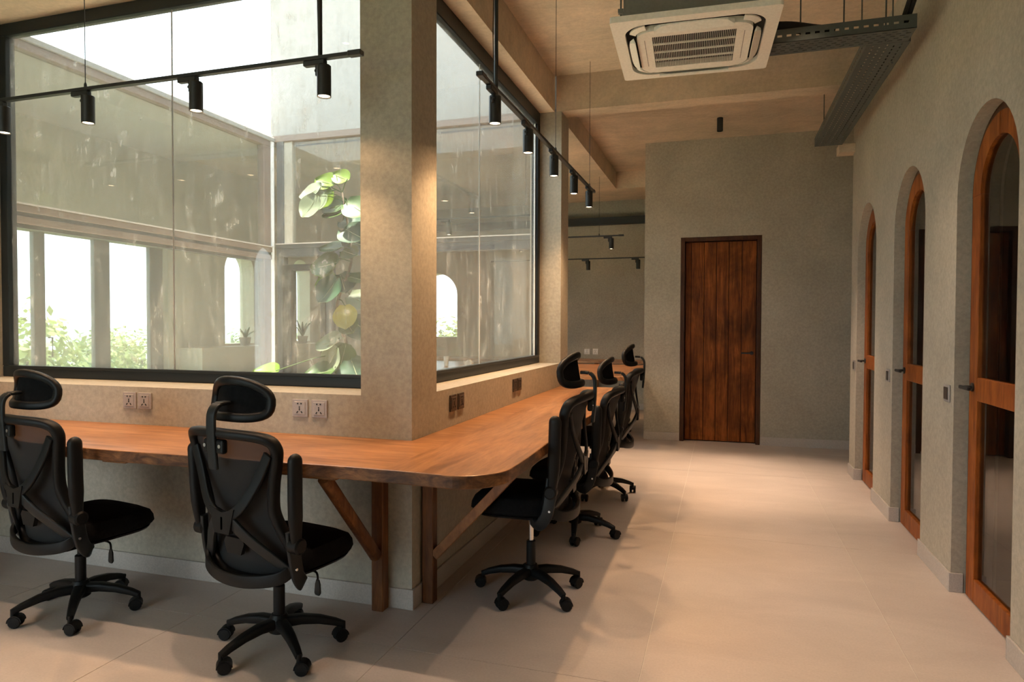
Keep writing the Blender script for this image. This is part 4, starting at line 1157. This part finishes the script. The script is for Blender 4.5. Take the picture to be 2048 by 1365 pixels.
# ---------------------------------------------------------------- outside
struct('terrain', box(B(), -160, 90, -90, 160, -7.2, -7.0), 'ground')
bm = B(); NT = 60
prev = None
for i in range(NT + 1):
    y = -60 + 260 * i / NT; h = 1.2 + 1.6 * math.sin(i * .31) * math.sin(i * .13 + 1) + 0.5 * math.sin(i * 1.3)
    r = ring(bm, [(-130, y, -7), (-134, y, h * .6), (-142, y, h), (-155, y, -7)])
    if prev: bridge(bm, prev, r, False)
    prev = r
struct('terrain_hill', bm, 'hill')
def tree(loc, h, rad, mat, label, n=2600, seed=0):
    rnd = random.Random(seed)
    t = empty('broadleaf_tree', loc); tag(t, label, 'tree', 'trees beyond the folding doors')
    bm = B(); sweep(bm, catmull([(0, 0, 0), (0.1, 0.05, h * .3), (-.05, .1, h * .6), (0.05, 0, h * .85)], 4), circ(0.14, 8), scales=[1.2 - i / 13 for i in range(13)]); obj('trunk', bm, 'bark', t, True)
    blobs = []
    for k in range(9):
        a_ = rnd.uniform(0, 2 * PI); q = rnd.uniform(0, .62) * rad
        blobs.append((q * math.cos(a_), q * math.sin(a_), h - rad * rnd.uniform(.5, 1.6), rad * rnd.uniform(.36, .6)))
    blobs.append((0, 0, h - rad * .55, rad * .5))
    verts, faces = [], []
    for k in range(n):
        bx_, by_, bz, br = rnd.choice(blobs)
        d = Vector((rnd.gauss(0, 1), rnd.gauss(0, 1), rnd.gauss(0, 1))).normalized() * br * rnd.uniform(.55, 1.05)
        c = Vector((bx_, by_, bz)) + d
        nrm = (d.normalized() + Vector((rnd.gauss(0, .5), rnd.gauss(0, .5), rnd.gauss(0, .5) + .3))).normalized()
        u_ = nrm.cross(Vector((rnd.gauss(0, 1), rnd.gauss(0, 1), rnd.gauss(0, 1)))).normalized(); w = nrm.cross(u_)
        s = rnd.uniform(.07, .16) * (rad / 2) ** .5
        i0 = len(verts); verts += [c + u_ * s, c + w * s * .55, c - u_ * s, c - w * s * .55]; faces.append((i0, i0 + 1, i0 + 2, i0 + 3))
    me = bpy.data.meshes.new('foliage'); me.from_pydata(verts, [], faces); me.materials.append(M[mat])
    o = bpy.data.objects.new('foliage', me); COL.objects.link(o); o.parent = t; o['kind'] = 'stuff'
TR = [(-15, 11.2, 9.0, 2.1, 'tree1', 'nearest broad tree, leftmost through the folding doors'),
      (-22, 18.2, 8.2, 2.4, 'tree2', 'bushy tree between the two left folding door posts'),
      (-28, 26.8, 8.3, 2.6, 'tree1', 'yellowish tree in the right folding door pane'),
      (-27, 19.6, 8.2, 2.6, 'tree1', 'tree behind the nearest broad tree'),
      (-33, 29.0, 8.3, 2.8, 'tree2', 'far tree beside the middle door post'),
      (-22, 27.0, 8.5, 2.4, 'tree2', 'tree low behind the slim arched window'),
      (-28, 39.7, 8.4, 2.9, 'tree1', 'far tree behind the second slim arched window'),
      (-39, 28.5, 8.3, 3.2, 'tree2', 'far tree low on the skyline at the left'),
      (-42, 38, 8.4, 3.4, 'tree1', 'far tree low on the skyline at the right'),
      (-9.8, 22.5, 9.0, 2.4, 'tree1', 'tree behind the arched window of the far room wall')]
for k, (x, y, h, r, mt_, lab) in enumerate(TR): tree((x, y, -7.0), h, r, mt_, lab, 2600, k + 3)
